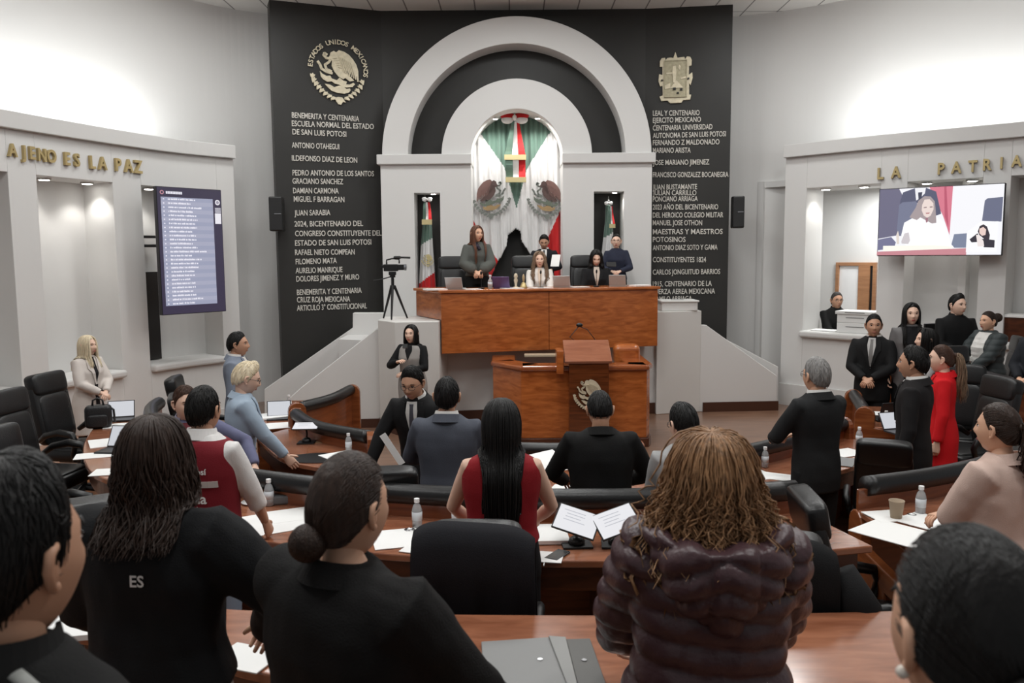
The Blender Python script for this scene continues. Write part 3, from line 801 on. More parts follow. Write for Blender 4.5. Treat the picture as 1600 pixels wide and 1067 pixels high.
small_flag(667, 'small green white and red flag on a pole in the left slot niche', dict(tip=305, y0=348, y1=480, ys=[348, 382, 445, 480], L=[660, 657, 654, 653], R=[674, 676, 680.5, 682], em=(668, 405)), (383, 372, 444, 425), ((667.5, 312, 5.5), [(662, 671.5, 316, 660, 675, 344)], [(659.5, 675, 343, 351)]))
small_flag(950, 'small green white and red flag on a pole in the right slot niche', dict(tip=307, y0=320, y1=480, ys=[318, 345, 400, 480], L=[947, 946, 940, 936], R=[955, 958, 960, 964]), (372, 362, 470, 460), ((950.5, 318, 4.5), [(951, 957, 322, 952, 961, 352)], [(952, 961, 350, 356)]))

# ------------------------------------------------------------------ dais desk
PD = VPlane((-.985, 11.6), (2.18, 12.4))
zt = PD.at(690, 455)[1]; zb = PD.at(690, 553)[1]
t = thing('dais_desk', 'long orange brown panelled desk of the presiding table on the dais', 'desk', PD.w(PD.len / 2, -.3, zb)); base = Vector(t.location)
def loc_(P, base): return lambda u, o, z: tuple(Vector(P.w(u, o, z)) - base)
def slabl(mb, P, base, u0, u1, z0, z1, o0, o1, mi=0):
    f = loc_(P, base); vs = [f(u, o, z) for z in (z0, z1) for (u, o) in ((u0, o0), (u1, o0), (u1, o1), (u0, o1))]
    mb.add(vs, [(3, 2, 1, 0), (4, 5, 6, 7), (0, 1, 5, 4), (1, 2, 6, 5), (2, 3, 7, 6), (3, 0, 4, 7)], mi)
us = PD.at(858, 500)[0]
mb = MB(); slabl(mb, PD, base, 0, us - .003, zb, zt - .03, -.05, 0); mb.build('front_panel', WOOD_D, t, bevel=.006)
mb = MB(); slabl(mb, PD, base, us + .003, PD.len, zb, zt - .03, -.05, 0); mb.build('front_panel', WOOD_D, t, bevel=.006)
PDr = VPlane((-1.44, 12.55), (-.985, 11.6))
mb = MB(); slabl(mb, PDr, base, 0, PDr.len - .003, 1.59, zt - .03, -.05, 0); mb.build('side_panel', WOOD_D, t, bevel=.006)
mb = MB(); slabl(mb, PD, base, PD.len - .05, PD.len, zb, zt - .03, -.75, -.05); mb.build('side_panel', WOOD_D, t, bevel=.006)
mb = MB()
tp = [PD.w(-.02, .03, 0)[:2], PD.w(PD.len + .03, .03, 0)[:2], PD.w(PD.len + .03, -.75, 0)[:2], PD.w(.1, -.75, 0)[:2], PDr.w(-.05, -.55, 0)[:2], PDr.w(-.05, .03, 0)[:2]]
mb.extr(tp, lambda a, b_, q: (a - base.x, b_ - base.y, q - base.z), zt - .03, zt + .012); mb.build('top', WOOD_D, t, bevel=.01)

# speakers' podium
zc0 = .07
t = thing('podium', 'orange brown wooden podium with an emblem lectern below the dais', 'podium', (.75, 10.9, 0))
base = Vector(t.location)
pts = [(770, 10.98), (815, 10.55), (1008, 10.55)]
xa = D(771, 650, 11.1).x; xb = D(815, 650, 10.62).x; xc = D(1010, 650, 10.62).x
front = [(xa, 11.12), (xb, 10.62), (xc, 10.62), (xc + .06, 10.75), (xc + .06, 11.75)]
def wallpath(mb, pts, th, z0, z1):
    for i in range(len(pts) - 1):
        (x0, y0), (x1, y1) = pts[i], pts[i + 1]; d = math.hypot(x1 - x0, y1 - y0); nx, ny = -(y1 - y0) / d * th, (x1 - x0) / d * th
        mb.extr([(x0, y0), (x1, y1), (x1 + nx, y1 + ny), (x0 + nx, y0 + ny)], lambda a, b_, q: (a - base.x, b_ - base.y, q), z0, z1)
mb = MB(); wallpath(mb, [(xa, 11.75)] + front, .05, .12, 1.0); mb.build('counter', WOOD_D, t, bevel=.006)
mb = MB(); wallpath(mb, [(xa - .03, 11.8), (xa - .03, 11.1), (xb - .01, 10.57), (xc + .02, 10.57), (xc + .1, 10.74), (xc + .1, 11.8)], .34, 1.0, 1.07)
mb.build('counter_top', wood('podium_top_wood', (128, 62, 26), (164, 90, 44), .14, coat=.8), t, bevel=.03, seg=4)
mb = MB(); wallpath(mb, [(xa - .02, 11.75), (xa - .02, 11.1), (xb - .01, 10.585), (xc + .03, 10.585), (xc + .085, 10.75), (xc + .085, 11.75)], .06, .0, .12)
mb.extr([(xa, 11.75), (xa, 11.12), (xb, 10.62), (xc, 10.62), (xc + .06, 10.75), (xc + .06, 11.75)], lambda a, b_, q: (a - base.x, b_ - base.y, q), 0, .1)
mb.build('plinth', WOOD_K, t, bevel=.006)
l0 = D(888, 650, 10.42).x; l1 = D(952, 650, 10.42).x
mb = MB(); mb.box(((l0 + l1) / 2 - base.x, 10.52 - base.y, .62), (l1 - l0 - .02, .24, 1.04)); mb.build('lectern_front', wood('lectern_wood', (74, 36, 16), (104, 54, 26), .2, coat=.6), t, bevel=.006)
zf = 1.12; zr = 1.35
mb = MB(); xm0, xm1 = l0 - .045 - base.x, l1 + .03 - base.x
yq = [(10.38, zf), (10.36, zf + .035), (10.82, zr + .03), (10.84, zr - .06), (10.7, 1.14), (10.42, 1.13)]
mb.extr(yq, lambda a, b_, q: (q, a - base.y, b_), xm0, xm1); mb.build('lectern_top', wood('lectern_top_wood', (140, 84, 60), (158, 102, 76), .16, coat=.8), t, bevel=.008)
mb = MB(); mb.box((l0 - .1 - base.x, 10.62 - base.y, 1.13), (.09, .35, .3)); mb.build('lectern_side', WOOD_D, t, bevel=.01)
mb = MB(); mb.tube([(l0 + .17 - base.x, 10.84 - base.y, zr - .02), (l0 + .05 - base.x, 10.86 - base.y, zr + .06), (l0 + .17 - base.x, 10.9 - base.y, zr + .2)], .006, 6); mb.tube([(l1 - .12 - base.x, 10.84 - base.y, zr + .0), (l0 + .28 - base.x, 10.88 - base.y, zr + .16), (l0 + .17 - base.x, 10.9 - base.y, zr + .2)], .005, 6)
mic = mb.build('microphone', BLK, t, smooth=True)
mb = MB(); mb.ell((l0 + .18 - base.x, 10.9 - base.y, zr + .215), (.045, .025, .028)); mb.build('capsule', BLK, mic, smooth=True)
mb = MB(); mb.box((D(980, 570, 11.4).x - base.x, 11.5 - base.y, 1.1), (.36, .3, .3)); mb.build('back_counter', WOOD_D, t, bevel=.08, seg=5)
mb = MB(); mb.box((D(850, 570, 11.6).x - base.x, 11.6 - base.y, 1.085), (.55, .2, .03)); mb.build('reading_shelf', mat('light_board', (176, 160, 136), .5), t, bevel=.005)
PPo = VPlane((l0, 10.395), (l1, 10.395))
fp = plane_fn(PPo, 921 - 495 * .066, 613 - 520 * .066, .066, .004)
e_ = thing('podium_emblem', 'round silver gilt eagle emblem on the front of the lectern', 'emblem', ((l0 + l1) / 2, 10.39, .7)); eb = Vector(e_.location)
emblem(lambda a, b, q: tuple(Vector(fp(a, b, q)) - eb), .03, ('wing', 'eagle_body', 'cactus', 'rock', 'snake', 'wreath'), gm, e_, {})

# ------------------------------------------------------------------ loudspeakers
def loudspeaker(px0, px1, py0, py1, Y, lab, face):
    a, b_ = D(px0, py0, Y), D(px1, py1, Y); w = b_.x - a.x; h = a.z - b_.z
    t = thing('loudspeaker', lab, 'loudspeaker', ((a.x + b_.x) / 2, Y + .12, b_.z), face)
    m = MB(); m.box((0, 0, h / 2), (w, .24, h)); m.build('cabinet', BLK, t, bevel=.02)
    m = MB(); m.box((0, -.125, h / 2), (w * .86, .012, h * .92)); m.build('grille', mat('speaker_grille', (30, 30, 31), .7, bump=.4, bscale=300), t)
    m = MB(); m.box((w * .15, -.135, h * .5), (w * .5, .006, h * .03)); m.build('badge', CHROME, t)
    m = MB(); m.tube([(0, .1, h * .5), (0, .24, h * .5)], .03, 8); m.build('bracket', BLK, t)
loudspeaker(418, 441, 307, 361, 13.2, 'black loudspeaker on the wall left of the black panel', .1)
loudspeaker(1147, 1164, 306, 356, 13.75, 'black loudspeaker on the wall right of the black panel', -.1)

# ------------------------------------------------------------------ wall screens
class Quad:
    """screen plane through two plan points with its own height range"""
    def __init__(s, A, B, z0, z1): s.P = VPlane(A, B); s.z0, s.z1 = z0, z1
    def f(s, base, off=.03): return lambda a, b, t=0: tuple(Vector(s.P.w(a * s.P.len, off + t, s.z1 - (s.z1 - s.z0) * b)) - base)
def screen(name, lab, A, B, z0, z1, bez):
    q = Quad(A, B, z0, z1); c = q.P.w(q.P.len / 2, 0, z0); t = thing(name, lab, 'screen', c); base = Vector(c)
    m = MB(); slabl(m, q.P, base, -bez, q.P.len + bez, z0 - bez, z1 + bez, -.05, .025); m.build('housing', mat('screen_housing', (24, 22, 28), .35), t, bevel=.008)
    return q, t, base
q, t, base = screen('name_list_screen', 'tall portrait screen listing names on the left wall', GA(250, 0, 0) if 0 else (D(248, 390, 11.5).x, 11.5), (D(347, 390, 12.28).x, 12.28), 2.5 - (491.5 - 397) * 11.5 / 1300 + .04, 2.5 + (397 - 289.5) * 11.5 / 1300, .01)
F = q.f(base)
def rect(m, a0, b0, a1, b1, t=0, mi=0): m.add([F(a0, b0, t), F(a0, b1, t), F(a1, b1, t), F(a1, b0, t)], [(0, 1, 2, 3)], mi)
m = MB(); rect(m, 0, 0, 1, 1, -.003)
m.build('display', emis('screen_navy', (52, 46, 68), .9), t, fix=False)
m = MB()
for i in range(27): rect(m, .05, .075 + i * .0318, .86, .075 + (i + 1) * .0318, 0, i % 2)
rows = m.build('list_rows', [emis('list_row_blue', (146, 150, 172), .95), emis('list_row_grey', (156, 158, 178), .95)], t, fix=False)
m = MB()
lens = [.42, .33, .5, .36, .43, .43, .4, .43, .35, .4, .42, .34, .42, .55, .33, .47, .41, .42, .34, .37, .28, .37, .36, .32, .36, .47, .34]
for i in range(27):     # names far too small to read: broken white strokes
    yy = .075 + (i + .5) * .0318; rect(m, .08, yy - .004, .1, yy + .005, .002)
    x = .155
    while x < .155 + lens[i]:
        w = random.uniform(.008, .022); hh = random.choice([.005, .006, .008]); rect(m, x, yy - hh, x + w, yy + .006, .002); x += w + random.choice([.003, .003, .012])
x = .13
while x < .36: rect(m, x, .03, x + .02, .05, .002); x += .025
for i in range(5): rect(m, .89, .145 + i * .009, .985, .149 + i * .009, .002)
m.build('list_text', emis('screen_white', (224, 222, 232), .95), t, fix=False)['kind'] = 'stuff'
m = MB(); rect(m, .885, .19, .985, .275, .002); m.build('white_panel', emis('screen_pale', (222, 220, 226), .95), t, fix=False)
def disc(m, ca, cb, ra, rb, t, n=20, mi=0): m.add([F(ca + ra * math.cos(2 * PI * i / n), cb + rb * math.sin(2 * PI * i / n), t) for i in range(n)], [tuple(range(n))], mi)
SLOGO = [emis('screen_pale', (222, 220, 226), .95), emis('screen_grey', (150, 146, 160), .9), emis('screen_pink', (196, 140, 150), .9), emis('screen_navy', (52, 46, 68), .9)]
m = MB(); disc(m, .935, .1, .04, .022, .002, mi=0); disc(m, .935, .1, .024, .0135, .003, mi=1); m.build('round_seal', SLOGO, t, fix=False)
m = MB(); disc(m, .07, .04, .03, .016, .002, mi=2); disc(m, .07, .04, .018, .01, .003, mi=3); m.build('ring_mark', SLOGO, t, fix=False)

q, t, base = screen('video_screen', 'wide wall screen showing a woman in white at a desk', (D(1374, 350, 12.2).x, 12.2), (D(1567, 350, 11.25).x, 11.25), 2.5 - (403.5 - 397) * 11.7 / 1300, 2.5 + (397 - 303) * 12.2 / 1300, .012)
F0 = q.f(base)
def F(zx, zy, t=0):
    top = 132 - 72 * (zx - 97) / 1433; return F0((zx - 97) / 1425.0, (zy - top) / (866 - top), t)
pics = [((96, 140), None)]
layers = [
 ((97, 132), 'bg', (232, 232, 236), [(97, 132), (1522, 60), (1522, 866), (97, 866)]),
 (0, 'navy_left', (104, 102, 124), [(97, 132), (330, 120), (380, 200), (340, 640), (97, 680)]),
 (0, 'curtain', (204, 116, 134), [(690, 100), (960, 88), (945, 640), (860, 420), (760, 240)]),
 (0, 'curtain_dark', (176, 84, 106), [(860, 94), (885, 92), (930, 560), (880, 430)]),
 (0, 'suit', (84, 86, 108), [(350, 260), (380, 160), (520, 112), (650, 106), (770, 150), (840, 400), (780, 420), (640, 250), (500, 300), (350, 300)]),
 (0, 'collar', (226, 226, 230), [(520, 112), (650, 106), (640, 170), (580, 230), (540, 250)]),
 (0, 'tie', (60, 62, 80), [(560, 160), (610, 155), (600, 250), (570, 250)]),
 (0, 'chair', (112, 116, 138), [(325, 560), (340, 300), (380, 270), (540, 258), (560, 300), (540, 640), (330, 650)]),
 (0, 'chair_right', (100, 104, 126), [(1300, 480), (1320, 250), (1350, 225), (1515, 210), (1510, 490)]),
 (0, 'blouse', (242, 242, 244), [(380, 640), (410, 500), (520, 440), (640, 420), (760, 420), (870, 490), (940, 660), (980, 800), (460, 800)]),
 (0, 'hair', (158, 146, 148), [(470, 440), (540, 330), (570, 250), (640, 200), (710, 205), (760, 260), (775, 360), (790, 500), (740, 510), (600, 440), (560, 470)]),
 (0, 'face', (222, 206, 200), [(615, 300), (640, 240), (700, 235), (745, 280), (750, 350), (720, 420), (680, 445), (640, 420), (612, 360)]),
 (0, 'eyes', (140, 120, 122), [(635, 325), (670, 320), (670, 332), (635, 337)]),
 (0, 'eyes2', (140, 120, 122), [(705, 318), (738, 316), (738, 328), (705, 330)]),
 (0, 'mouth', (176, 124, 124), [(660, 388), (710, 385), (700, 400), (668, 402)]),
 (0, 'necklace', (150, 110, 120), [(660, 450), (690, 440), (690, 490), (670, 500)]),
 (0, 'bell', (214, 204, 196), [(330, 740), (320, 640), (340, 590), (355, 640), (360, 740)]),
 (0, 'bell2', (196, 190, 194), [(385, 710), (420, 620), (470, 610), (490, 700), (470, 740), (390, 735)]),
 (0, 'laptop', (112, 112, 140), [(95, 690), (260, 660), (320, 720), (300, 790), (95, 810)]),
 (0, 'desk_paper', (238, 236, 226), [(165, 760), (760, 755), (1000, 770), (960, 800), (165, 820)]),
 (0, 'desk', (190, 130, 138), [(90, 826), (1145, 790), (1145, 866), (90, 866)]),
 (0, 'tablet', (118, 126, 148), [(975, 745), (1000, 630), (1142, 620), (1140, 785), (1010, 785)]),
 (0, 'inset', (236, 236, 238), [(1145, 600), (1290, 490), (1480, 486), (1472, 835), (1140, 835)]),
 (0, 'ihair', (54, 46, 54), [(1262, 600), (1280, 540), (1320, 520), (1360, 545), (1395, 640), (1390, 700), (1340, 690), (1280, 640)]),
 (0, 'ibody', (50, 46, 56), [(1175, 690), (1260, 620), (1290, 680), (1370, 690), (1450, 700), (1450, 785), (1340, 780), (1270, 720), (1200, 725)]),
 (0, 'iface', (222, 196, 188), [(1278, 570), (1320, 550), (1352, 580), (1348, 640), (1310, 650), (1280, 620)]),
 (0, 'ihand', (226, 216, 214), [(1245, 640), (1280, 640), (1330, 710), (1340, 770), (1270, 770)]),
]
m = MB(); mm = []
for k, (_, nm, c, pts) in enumerate(layers):
    m.add([F(x, y, .001 * k) for x, y in pts], [tuple(range(len(pts)))], k); mm.append(emis('screen_' + nm, c, .97))
m.build('display', mm, t, fix=False)

# ------------------------------------------------------------------ video camera on a tripod, on the left pedestal
c = D(614, 495, 11.9); t = thing('video_camera_on_tripod', 'black video camera on a tripod standing on the left pedestal', 'video camera', (c.x, 11.95, 1.58), 0)
kk = 11.95 / 1300
m = MB(); m.cyl((0, 0, .44), .022, .22, 10); m.box((0, 0, .46), (.07, .07, .06)); m.build('column', BLK, t, bevel=.003)
for dx, dy in ((-.16, .1), (.0, -.2), (.19, .08)):
    m = MB(); m.tube([(0 + dx * .12, dy * .12, .48), (dx * .6, dy * .6, .22), (dx, dy, .01)], [.02, .017, .012], 8); m.build('leg', BLK, t)
m = MB(); m.tube([(0, 0, .62), (-.14, -.03, .58), (-.26, -.06, .56)], .009, 6); m.build('pan_handle', BLK, t)
m = MB(); m.box((0, 0, .66), (.1, .08, .05)); m.cyl((0, 0, .6), .04, .06, 12); m.build('head', BLK, t, bevel=.005)
m = MB(); m.box((-.02, 0, .74), (.2, .1, .1)); m.box((.12, 0, .745), (.1, .08, .08)); m.box((-.13, 0, .76), (.05, .05, .05)); cb = m.build('camera_body', BLK, t, bevel=.01)
m = MB(); m.tube([(-.08, 0, .79), (-.08, 0, .85), (.0, 0, .87), (.1, 0, .86), (.1, 0, .8)], .012, 8); m.build('carry_handle', BLK, cb)
m = MB(); m.tube([(.02, .0, .885), (.14, .0, .885), (.26, .0, .88)], .014, 8); m.tube([(.03, 0, .885), (.12, 0, .885)], .022, 8); m.build('microphone', BLK, cb)
m = MB(); m.tube([(.17, 0, .745), (.2, 0, .745)], .045, 16); m.build('lens', GREYM, cb)

# white ballot box on the right pedestal
c = D(1058, 490, 13.1)
t = thing('white_box', 'white slotted box on the right pedestal beside the dais desk', 'box', (c.x, 13.1, 1.6))
m = MB(); m.box((0, 0, .07), (.56, .4, .14)); m.build('body', mat('white_box_paint', (216, 215, 212), .5), t, bevel=.012)
m = MB(); m.box((0, 0, .15), (.6, .44, .03)); m.build('lid', mat('white_box_paint', (216, 215, 212), .5), t, bevel=.01)
m = MB(); m.box((.0, 0, .166), (.2, .03, .006)); m.build('slot', BLK, t)
# ================================================================== DESKS
TOPM = WOOD_T
def desk(lab, far, near, zt, zf, roll=True, ends=(1, 1), open_legs=True, n=36, pal=None, group=None):
    A, B = Poly(far, 60), Poly(near, 60)
    fa = lambda k: Vector((*A.pt(A.len * min(max(k, 0), 1)), 0)); ne = lambda k: Vector((*B.pt(B.len * min(max(k, 0), 1)), 0))
    c = (fa(.5) + ne(.5)) / 2; base = Vector((c.x, c.y, zf))
    t = thing('curved_desk', lab, 'desk', base, 0, group)
    def strip(k0, k1, r0, r1, z0, z1, mb, N=n):
        rings = []
        for i in range(N + 1):
            k = k0 + (k1 - k0) * i / N; a, b = fa(k), ne(k); p, q = a.lerp(b, r0) - base, a.lerp(b, r1) - base
            rings.append([(p.x, p.y, z0 - zf), (q.x, q.y, z0 - zf), (q.x, q.y, z1 - zf), (p.x, p.y, z1 - zf)])
        mb.loft(rings)
    L = A.len; ek = .06 / L
    m = MB(); strip(0, 1, 0, 1, zt - .04, zt, m); m.build('desktop', TOPM, t, bevel=.008)
    m = MB(); strip(ek, 1 - ek, .9, .95, zt - .17, zt - .04, m); m.build('apron', WOOD_K, t)
    if roll:
        m = MB(); strip(0, 1, -.02, .03, zf, zt + .12, m); m.build('modesty_panel', wood('desk_front_wood', (104, 54, 30), (132, 74, 42), .3), t)
        m = MB(); path = []; N = n
        for i in range(N + 1):
            a = fa(ek + (1 - 2 * ek) * i / N) - base; path.append((a.x, a.y, zt + .135 - zf))
        m.tube(path, .062, 12); o = m.build('padded_bolster', LEATH, t, smooth=True)
    for e, k in ((0, 0.0), (1, 1.0)):
        if not ends[e]: continue
        a, b = fa(k), ne(k); d = (b - a); dl = d.length; d /= dl; w = Vector((-d.y, d.x, 0)) * (.03 if e == 0 else -.03)
        inn = w * (-1 if (fa(.5) - a).dot(w) < 0 else 1)
        prof = []
        if roll:
            prof += [(-.1, 0), (-.1, zt + .1 - zf)] + [(-.1 + .095 * (1 - math.cos(PI * i / 8)), zt + .1 - zf + .095 * math.sin(PI * i / 8)) for i in range(1, 8)] + [(.09, zt + .1 - zf), (.09, zt - .01 - zf)]
        else: prof += [(0.02, 0), (.02, zt - .04 - zf)]
        prof += [(dl * .96, zt - .045 - zf), (dl * .96, zt - .16 - zf), (dl * .68, zt - .16 - zf), (dl * .68, 0)]
        m = MB(); m.extr(prof, lambda r_, z, s_: tuple(a + d * r_ + inn * s_ - base + Vector((0, 0, z))), -.3, 1.9)
        m.build('end_panel', wood('desk_end_wood', (112, 60, 32), (142, 82, 46), .25), t, bevel=.008)
    ns = max(2, int(L / 1.0))
    for i in range(1, ns):
        k = i / ns; m = MB(); kk = .03 / L; strip(k - kk, k + kk, .03, .7, zf, zt - .04, m, 2); m.build('support', WOOD_K, t)
    return t
arc = lambda r, a, b, n=6: [pol(r, R(a + (b - a) * i / n)) for i in range(n + 1)]
desk('curved front row desk left of centre with a white tablet and bottle', [(-2.25, 8.45), (-1.85, 7.76), (-1.24, 7.27)], [(-2.5, 7.95), (-2.05, 7.15), (-1.7, 6.82), (-1.09, 6.54)], .75, 0)
desk('far left front row desk with an open laptop by the stair wall', [(-1.95, 10.0), (-2.05, 9.3), (-2.3, 8.75)], [(-2.75, 10.0), (-2.75, 9.1), (-2.85, 8.5)], .75, 0)
desk('central front row desk in front of the podium', arc(2.75, -19, 12), arc(3.5, -19, 12), .75, 0)
desk('front row desk right of centre behind the grey haired man', [(1.35, 6.28), (1.89, 6.63), (2.5, 7.1), (3.15, 7.75)], [(1.6, 5.85), (1.94, 6.18), (2.6, 6.52), (3.5, 7.25)], .75, 0)
desk('far right front row desk showing its brown inner face', [(3.55, 8.25), (3.72, 8.8), (3.88, 9.35)], [(4.0, 7.98), (4.28, 8.65), (4.45, 9.25)], .75, 0)
desk('long middle row desk across the centre with two tilted tablets', arc(4.8, -31, 15, 8), arc(5.42, -31, 15, 8), .95, .2)
desk('middle row desk at the right under the woman in pink', [(2.08, 4.9), (2.6, 5.1), (3.2, 5.45), (3.9, 6.1)], [(2.08, 4.28), (2.8, 4.5), (3.5, 4.9), (4.35, 5.6)], .95, .2)
desk('rounded middle row desk at the far left with a black backpack', [(-2.45, 6.25), (-3.0, 6.9), (-3.35, 7.6), (-3.45, 8.05)], [(-2.6, 5.55), (-3.05, 5.9), (-3.55, 6.75), (-3.95, 7.8)], .95, .2)
desk('outer desk at the right edge with a long padded bolster', [(5.05, 11.0), (5.35, 9.8), (5.35, 8.6), (5.2, 7.6)], [(5.5, 11.15), (5.85, 9.9), (5.9, 8.5), (5.75, 7.4)], .95, .2)
desk('glossy back row table in the foreground with a grey folder', [(-1.85, 3.3), (-1.2, 3.1), (-.4, 3.03), (.6, 3.0), (1.6, 3.03), (2.3, 3.1)], [(-1.6, 2.88), (-1.2, 2.76), (-.6, 2.52), (.5, 2.44), (1.6, 2.45), (2.3, 2.5)], 1.15, .42, roll=False)

# ================================================================== CHAIRS
def rbox(mb, c, s, r=.04, M=None, n=5, mi=0, bulge=0.0):
    """soft cushion: superellipsoid-like rounded box"""
    nu, nv = 28, 14; rings = []
    e = .35
    sg = lambda v, p: math.copysign(abs(v) ** p, v)
    for i in range(1, nv):
        ph = -PI / 2 + PI * i / nv; row = []
        for j in range(nu):
            a = 2 * PI * j / nu
            x = sg(math.cos(ph), e) * sg(math.cos(a), e); y = sg(math.cos(ph), e) * sg(math.sin(a), e); z = sg(math.sin(ph), e)
            p = Vector((c[0] + x * s[0] / 2, c[1] + y * s[1] / 2, c[2] + z * s[2] / 2)); row.append(M @ p if M else p)
        rings.append(row)
    mb.loft(rings, True, mi)
def make_chair(lab):
    t = thing('office_chair', lab, 'chair')
    m = MB(); rbox(m, (0, .02, .48), (.52, .52, .13)); rbox(m, (0, .04, .53), (.44, .42, .06)); m.build('seat', LEATH, t, smooth=True)
    T = Matrix.Translation((0, -.23, .55)) @ Matrix.Rotation(R(10), 4, 'X')
    m = MB(); rbox(m, (0, 0, .31), (.48, .10, .62), M=T); rbox(m, (0, .02, .26), (.40, .09, .44), M=T)
    m.build('backrest', LEATH, t, smooth=True)
    m = MB(); rbox(m, (0, .005, .575), (.46, .13, .21), M=T); m.build('headrest', LEATH, t, smooth=True)
    for s_ in (-1, 1):
        m = MB(); x = s_ * .29
        m.tube([(x * .85, .1, .44), (x, .12, .5), (x * 1.04, .16, .62), (x * 1.04, .13, .69), (x * 1.03, .0, .71), (x * 1.02, -.14, .68), (x * .95, -.22, .62)], [.022, .024, .026, .032, .034, .03, .022], 10)
        m.build('armrest', BLK, t, smooth=True)
    m = MB(); m.cyl((0, 0, .1), .03, .33, 14); m.cyl((0, 0, .22), .045, .14, 14); m.box((0, 0, .405), (.24, .3, .04)); m.build('gas_column', BLK, t)
    m = MB()
    for k in range(5):
        a = 2 * PI * k / 5 + .3; m.tube([(0, 0, .12), (.16 * math.cos(a), .16 * math.sin(a), .11), (.31 * math.cos(a), .31 * math.sin(a), .075)], [.035, .028, .02], 8)
    m.build('star_base', BLK, t)
    for k in range(5):
        a = 2 * PI * k / 5 + .3; m = MB(); cx_, cy_ = .31 * math.cos(a), .31 * math.sin(a)
        m.tube([(cx_ - .025 * math.sin(a), cy_ + .025 * math.cos(a), .032), (cx_ + .025 * math.sin(a), cy_ - .025 * math.cos(a), .032)], .032, 12); m.build('caster', BLK, t)
    return t
chair0 = make_chair('black leather chair') ; used = [0]
def put_chair(px, py, ztop, yaw, zf, lab, group='black office chairs'):
    """px, py = top of the backrest in the photo; yaw turns the sitter's direction from straight ahead"""
    rz = R(yaw); p = G(px, py, ztop) if not isinstance(ztop, tuple) else D(px, py, ztop[0])
    o = Vector((0, -.33, 0)); c, s_ = math.cos(rz), math.sin(rz)
    loc = (p.x - (o.x * c - o.y * s_), p.y - (o.x * s_ + o.y * c), zf)
    if not used[0]:
        used[0] = 1; t = chair0; t.location = loc; t.rotation_euler = (0, 0, rz); t['label'] = lab; t['group'] = group; return t
    return dup(chair0, loc, rz, lab, group)
put_chair(70, 577, 1.45, -98, .2, 'black leather office chair with high back, farthest left beside the woman in a white coat')
put_chair(6, 603, 1.45, -96, .2, 'black office chair cut by the left edge, second in the left row')
put_chair(-18, 668, 1.42, -98, .2, 'black office chair nearest on the left edge with curved arms showing')
put_chair(160, 756, 1.48, 30, .2, 'black chair back beside the long haired woman at lower left')
put_chair(272, 588, 1.22, -80, 0, 'black chair top against the left wall behind the pair at the desk')
put_chair(274, 616, 1.22, -70, 0, 'black chair top just left of the man leaning over')
put_chair(594, 731, 1.22, 8, 0, 'black leather chair back left of the grey blue suit')
put_chair(742, 822, 1.42, -3, .2, 'black office chair under a dark draped jacket in the centre').scale = (.82, .85, 1.0)
put_chair(1206, 840, 1.36, -10, .2, 'black chair under a draped coat beside the puffer jacket').scale = (.9, .9, .96)
put_chair(1382, 690, 1.12, -24, 0, 'black leather chair back behind the man in a dark suit').scale = (.84, .9, .92)
put_chair(1262, 770, 1.22, -95, 0, 'black chair turned sideways with its seat beside the grey haired man')
put_chair(1503, 572, 1.3, 150, .1, 'black chair right behind the woman in red')
put_chair(1484, 520, 1.57, 190, .2, 'black chair back below the seated guest in a dark jacket')
put_chair(1566, 592, 1.3, 98, .1, 'black chair with a low seat above the woman in pink')
put_chair(1592, 533, 1.36, 70, .2, 'black chair at the right edge behind the woman in a green puffer')
for px, dx, lab in ((705, 12.95, 'black leather chair behind the standing secretary on the dais'), (822, 13.2, 'black leather chair of the presiding woman in white'), (916, 13.2, 'black leather chair of the woman in black on the dais')):
    p = D(px, 402, dx); dup(chair0, (p.x, dx, STAGE), R(180), lab, 'black chairs on the dais')
# coats draped over two of the chairs
def draped_coat(px, py, yaw, zf, lab, col, sleeve, zt=1.38):
    rz = R(yaw); p = G(px, py, zt + .03)
    t = thing('draped_coat', lab, 'coat', (p.x, p.y, zt - 1.2), rz)
    MC = mat('coat_cloth_dark', col, .85, .2, bump=.25, bscale=220)
    m = MB(); rings = []; N = 22
    for i in range(N + 1):
        k = -1 + 2 * i / N; x = .243 * k; dz = -.05 * abs(k) ** 5 - .012 * k; wob = .016 * math.sin(k * 9) + .008 * math.sin(k * 21) ; ring = []
        prof = [(-.11, .42 + .02 * math.sin(k * 7)), (-.125 + wob, .75), (-.12, 1.0), (-.105, 1.13), (-.06, 1.195), (0, 1.22), (.06, 1.195), (.105, 1.12), (.12 + wob, .95), (.13 - wob, .78)]
        inner = [(a * .78, min(b, 1.2) - .02 if j not in (0, len(prof) - 1) else b) for j, (a, b) in enumerate(prof)][::-1]
        for (y, z) in prof + inner: ring.append((x * (1 + .06 * (1.2 - z)), y * (1 - .3 * max(0, abs(k) - .8)) + (1.2 - z) * .16 - .02, z + dz))
        rings.append(ring)
    m.loft(rings); o = m.build('coat_body', MC, t, smooth=True)
    if sleeve:
        m = MB(); m.tube([(.25, -.02, 1.08), (.33, -.05, .95), (.37, -.06, .7), (.38, -.06, .48)], [.07, .08, .075, .06], 12); m.build('sleeve', MC, t, smooth=True)
    return t
draped_coat(741, 809, -3, .2, 'dark charcoal jacket draped over the central chair back', (30, 30, 34), False, 1.42)
draped_coat(1205, 829, -10, .2, 'black coat with a hanging sleeve draped over a chair by the puffer jacket', (22, 22, 23), True)

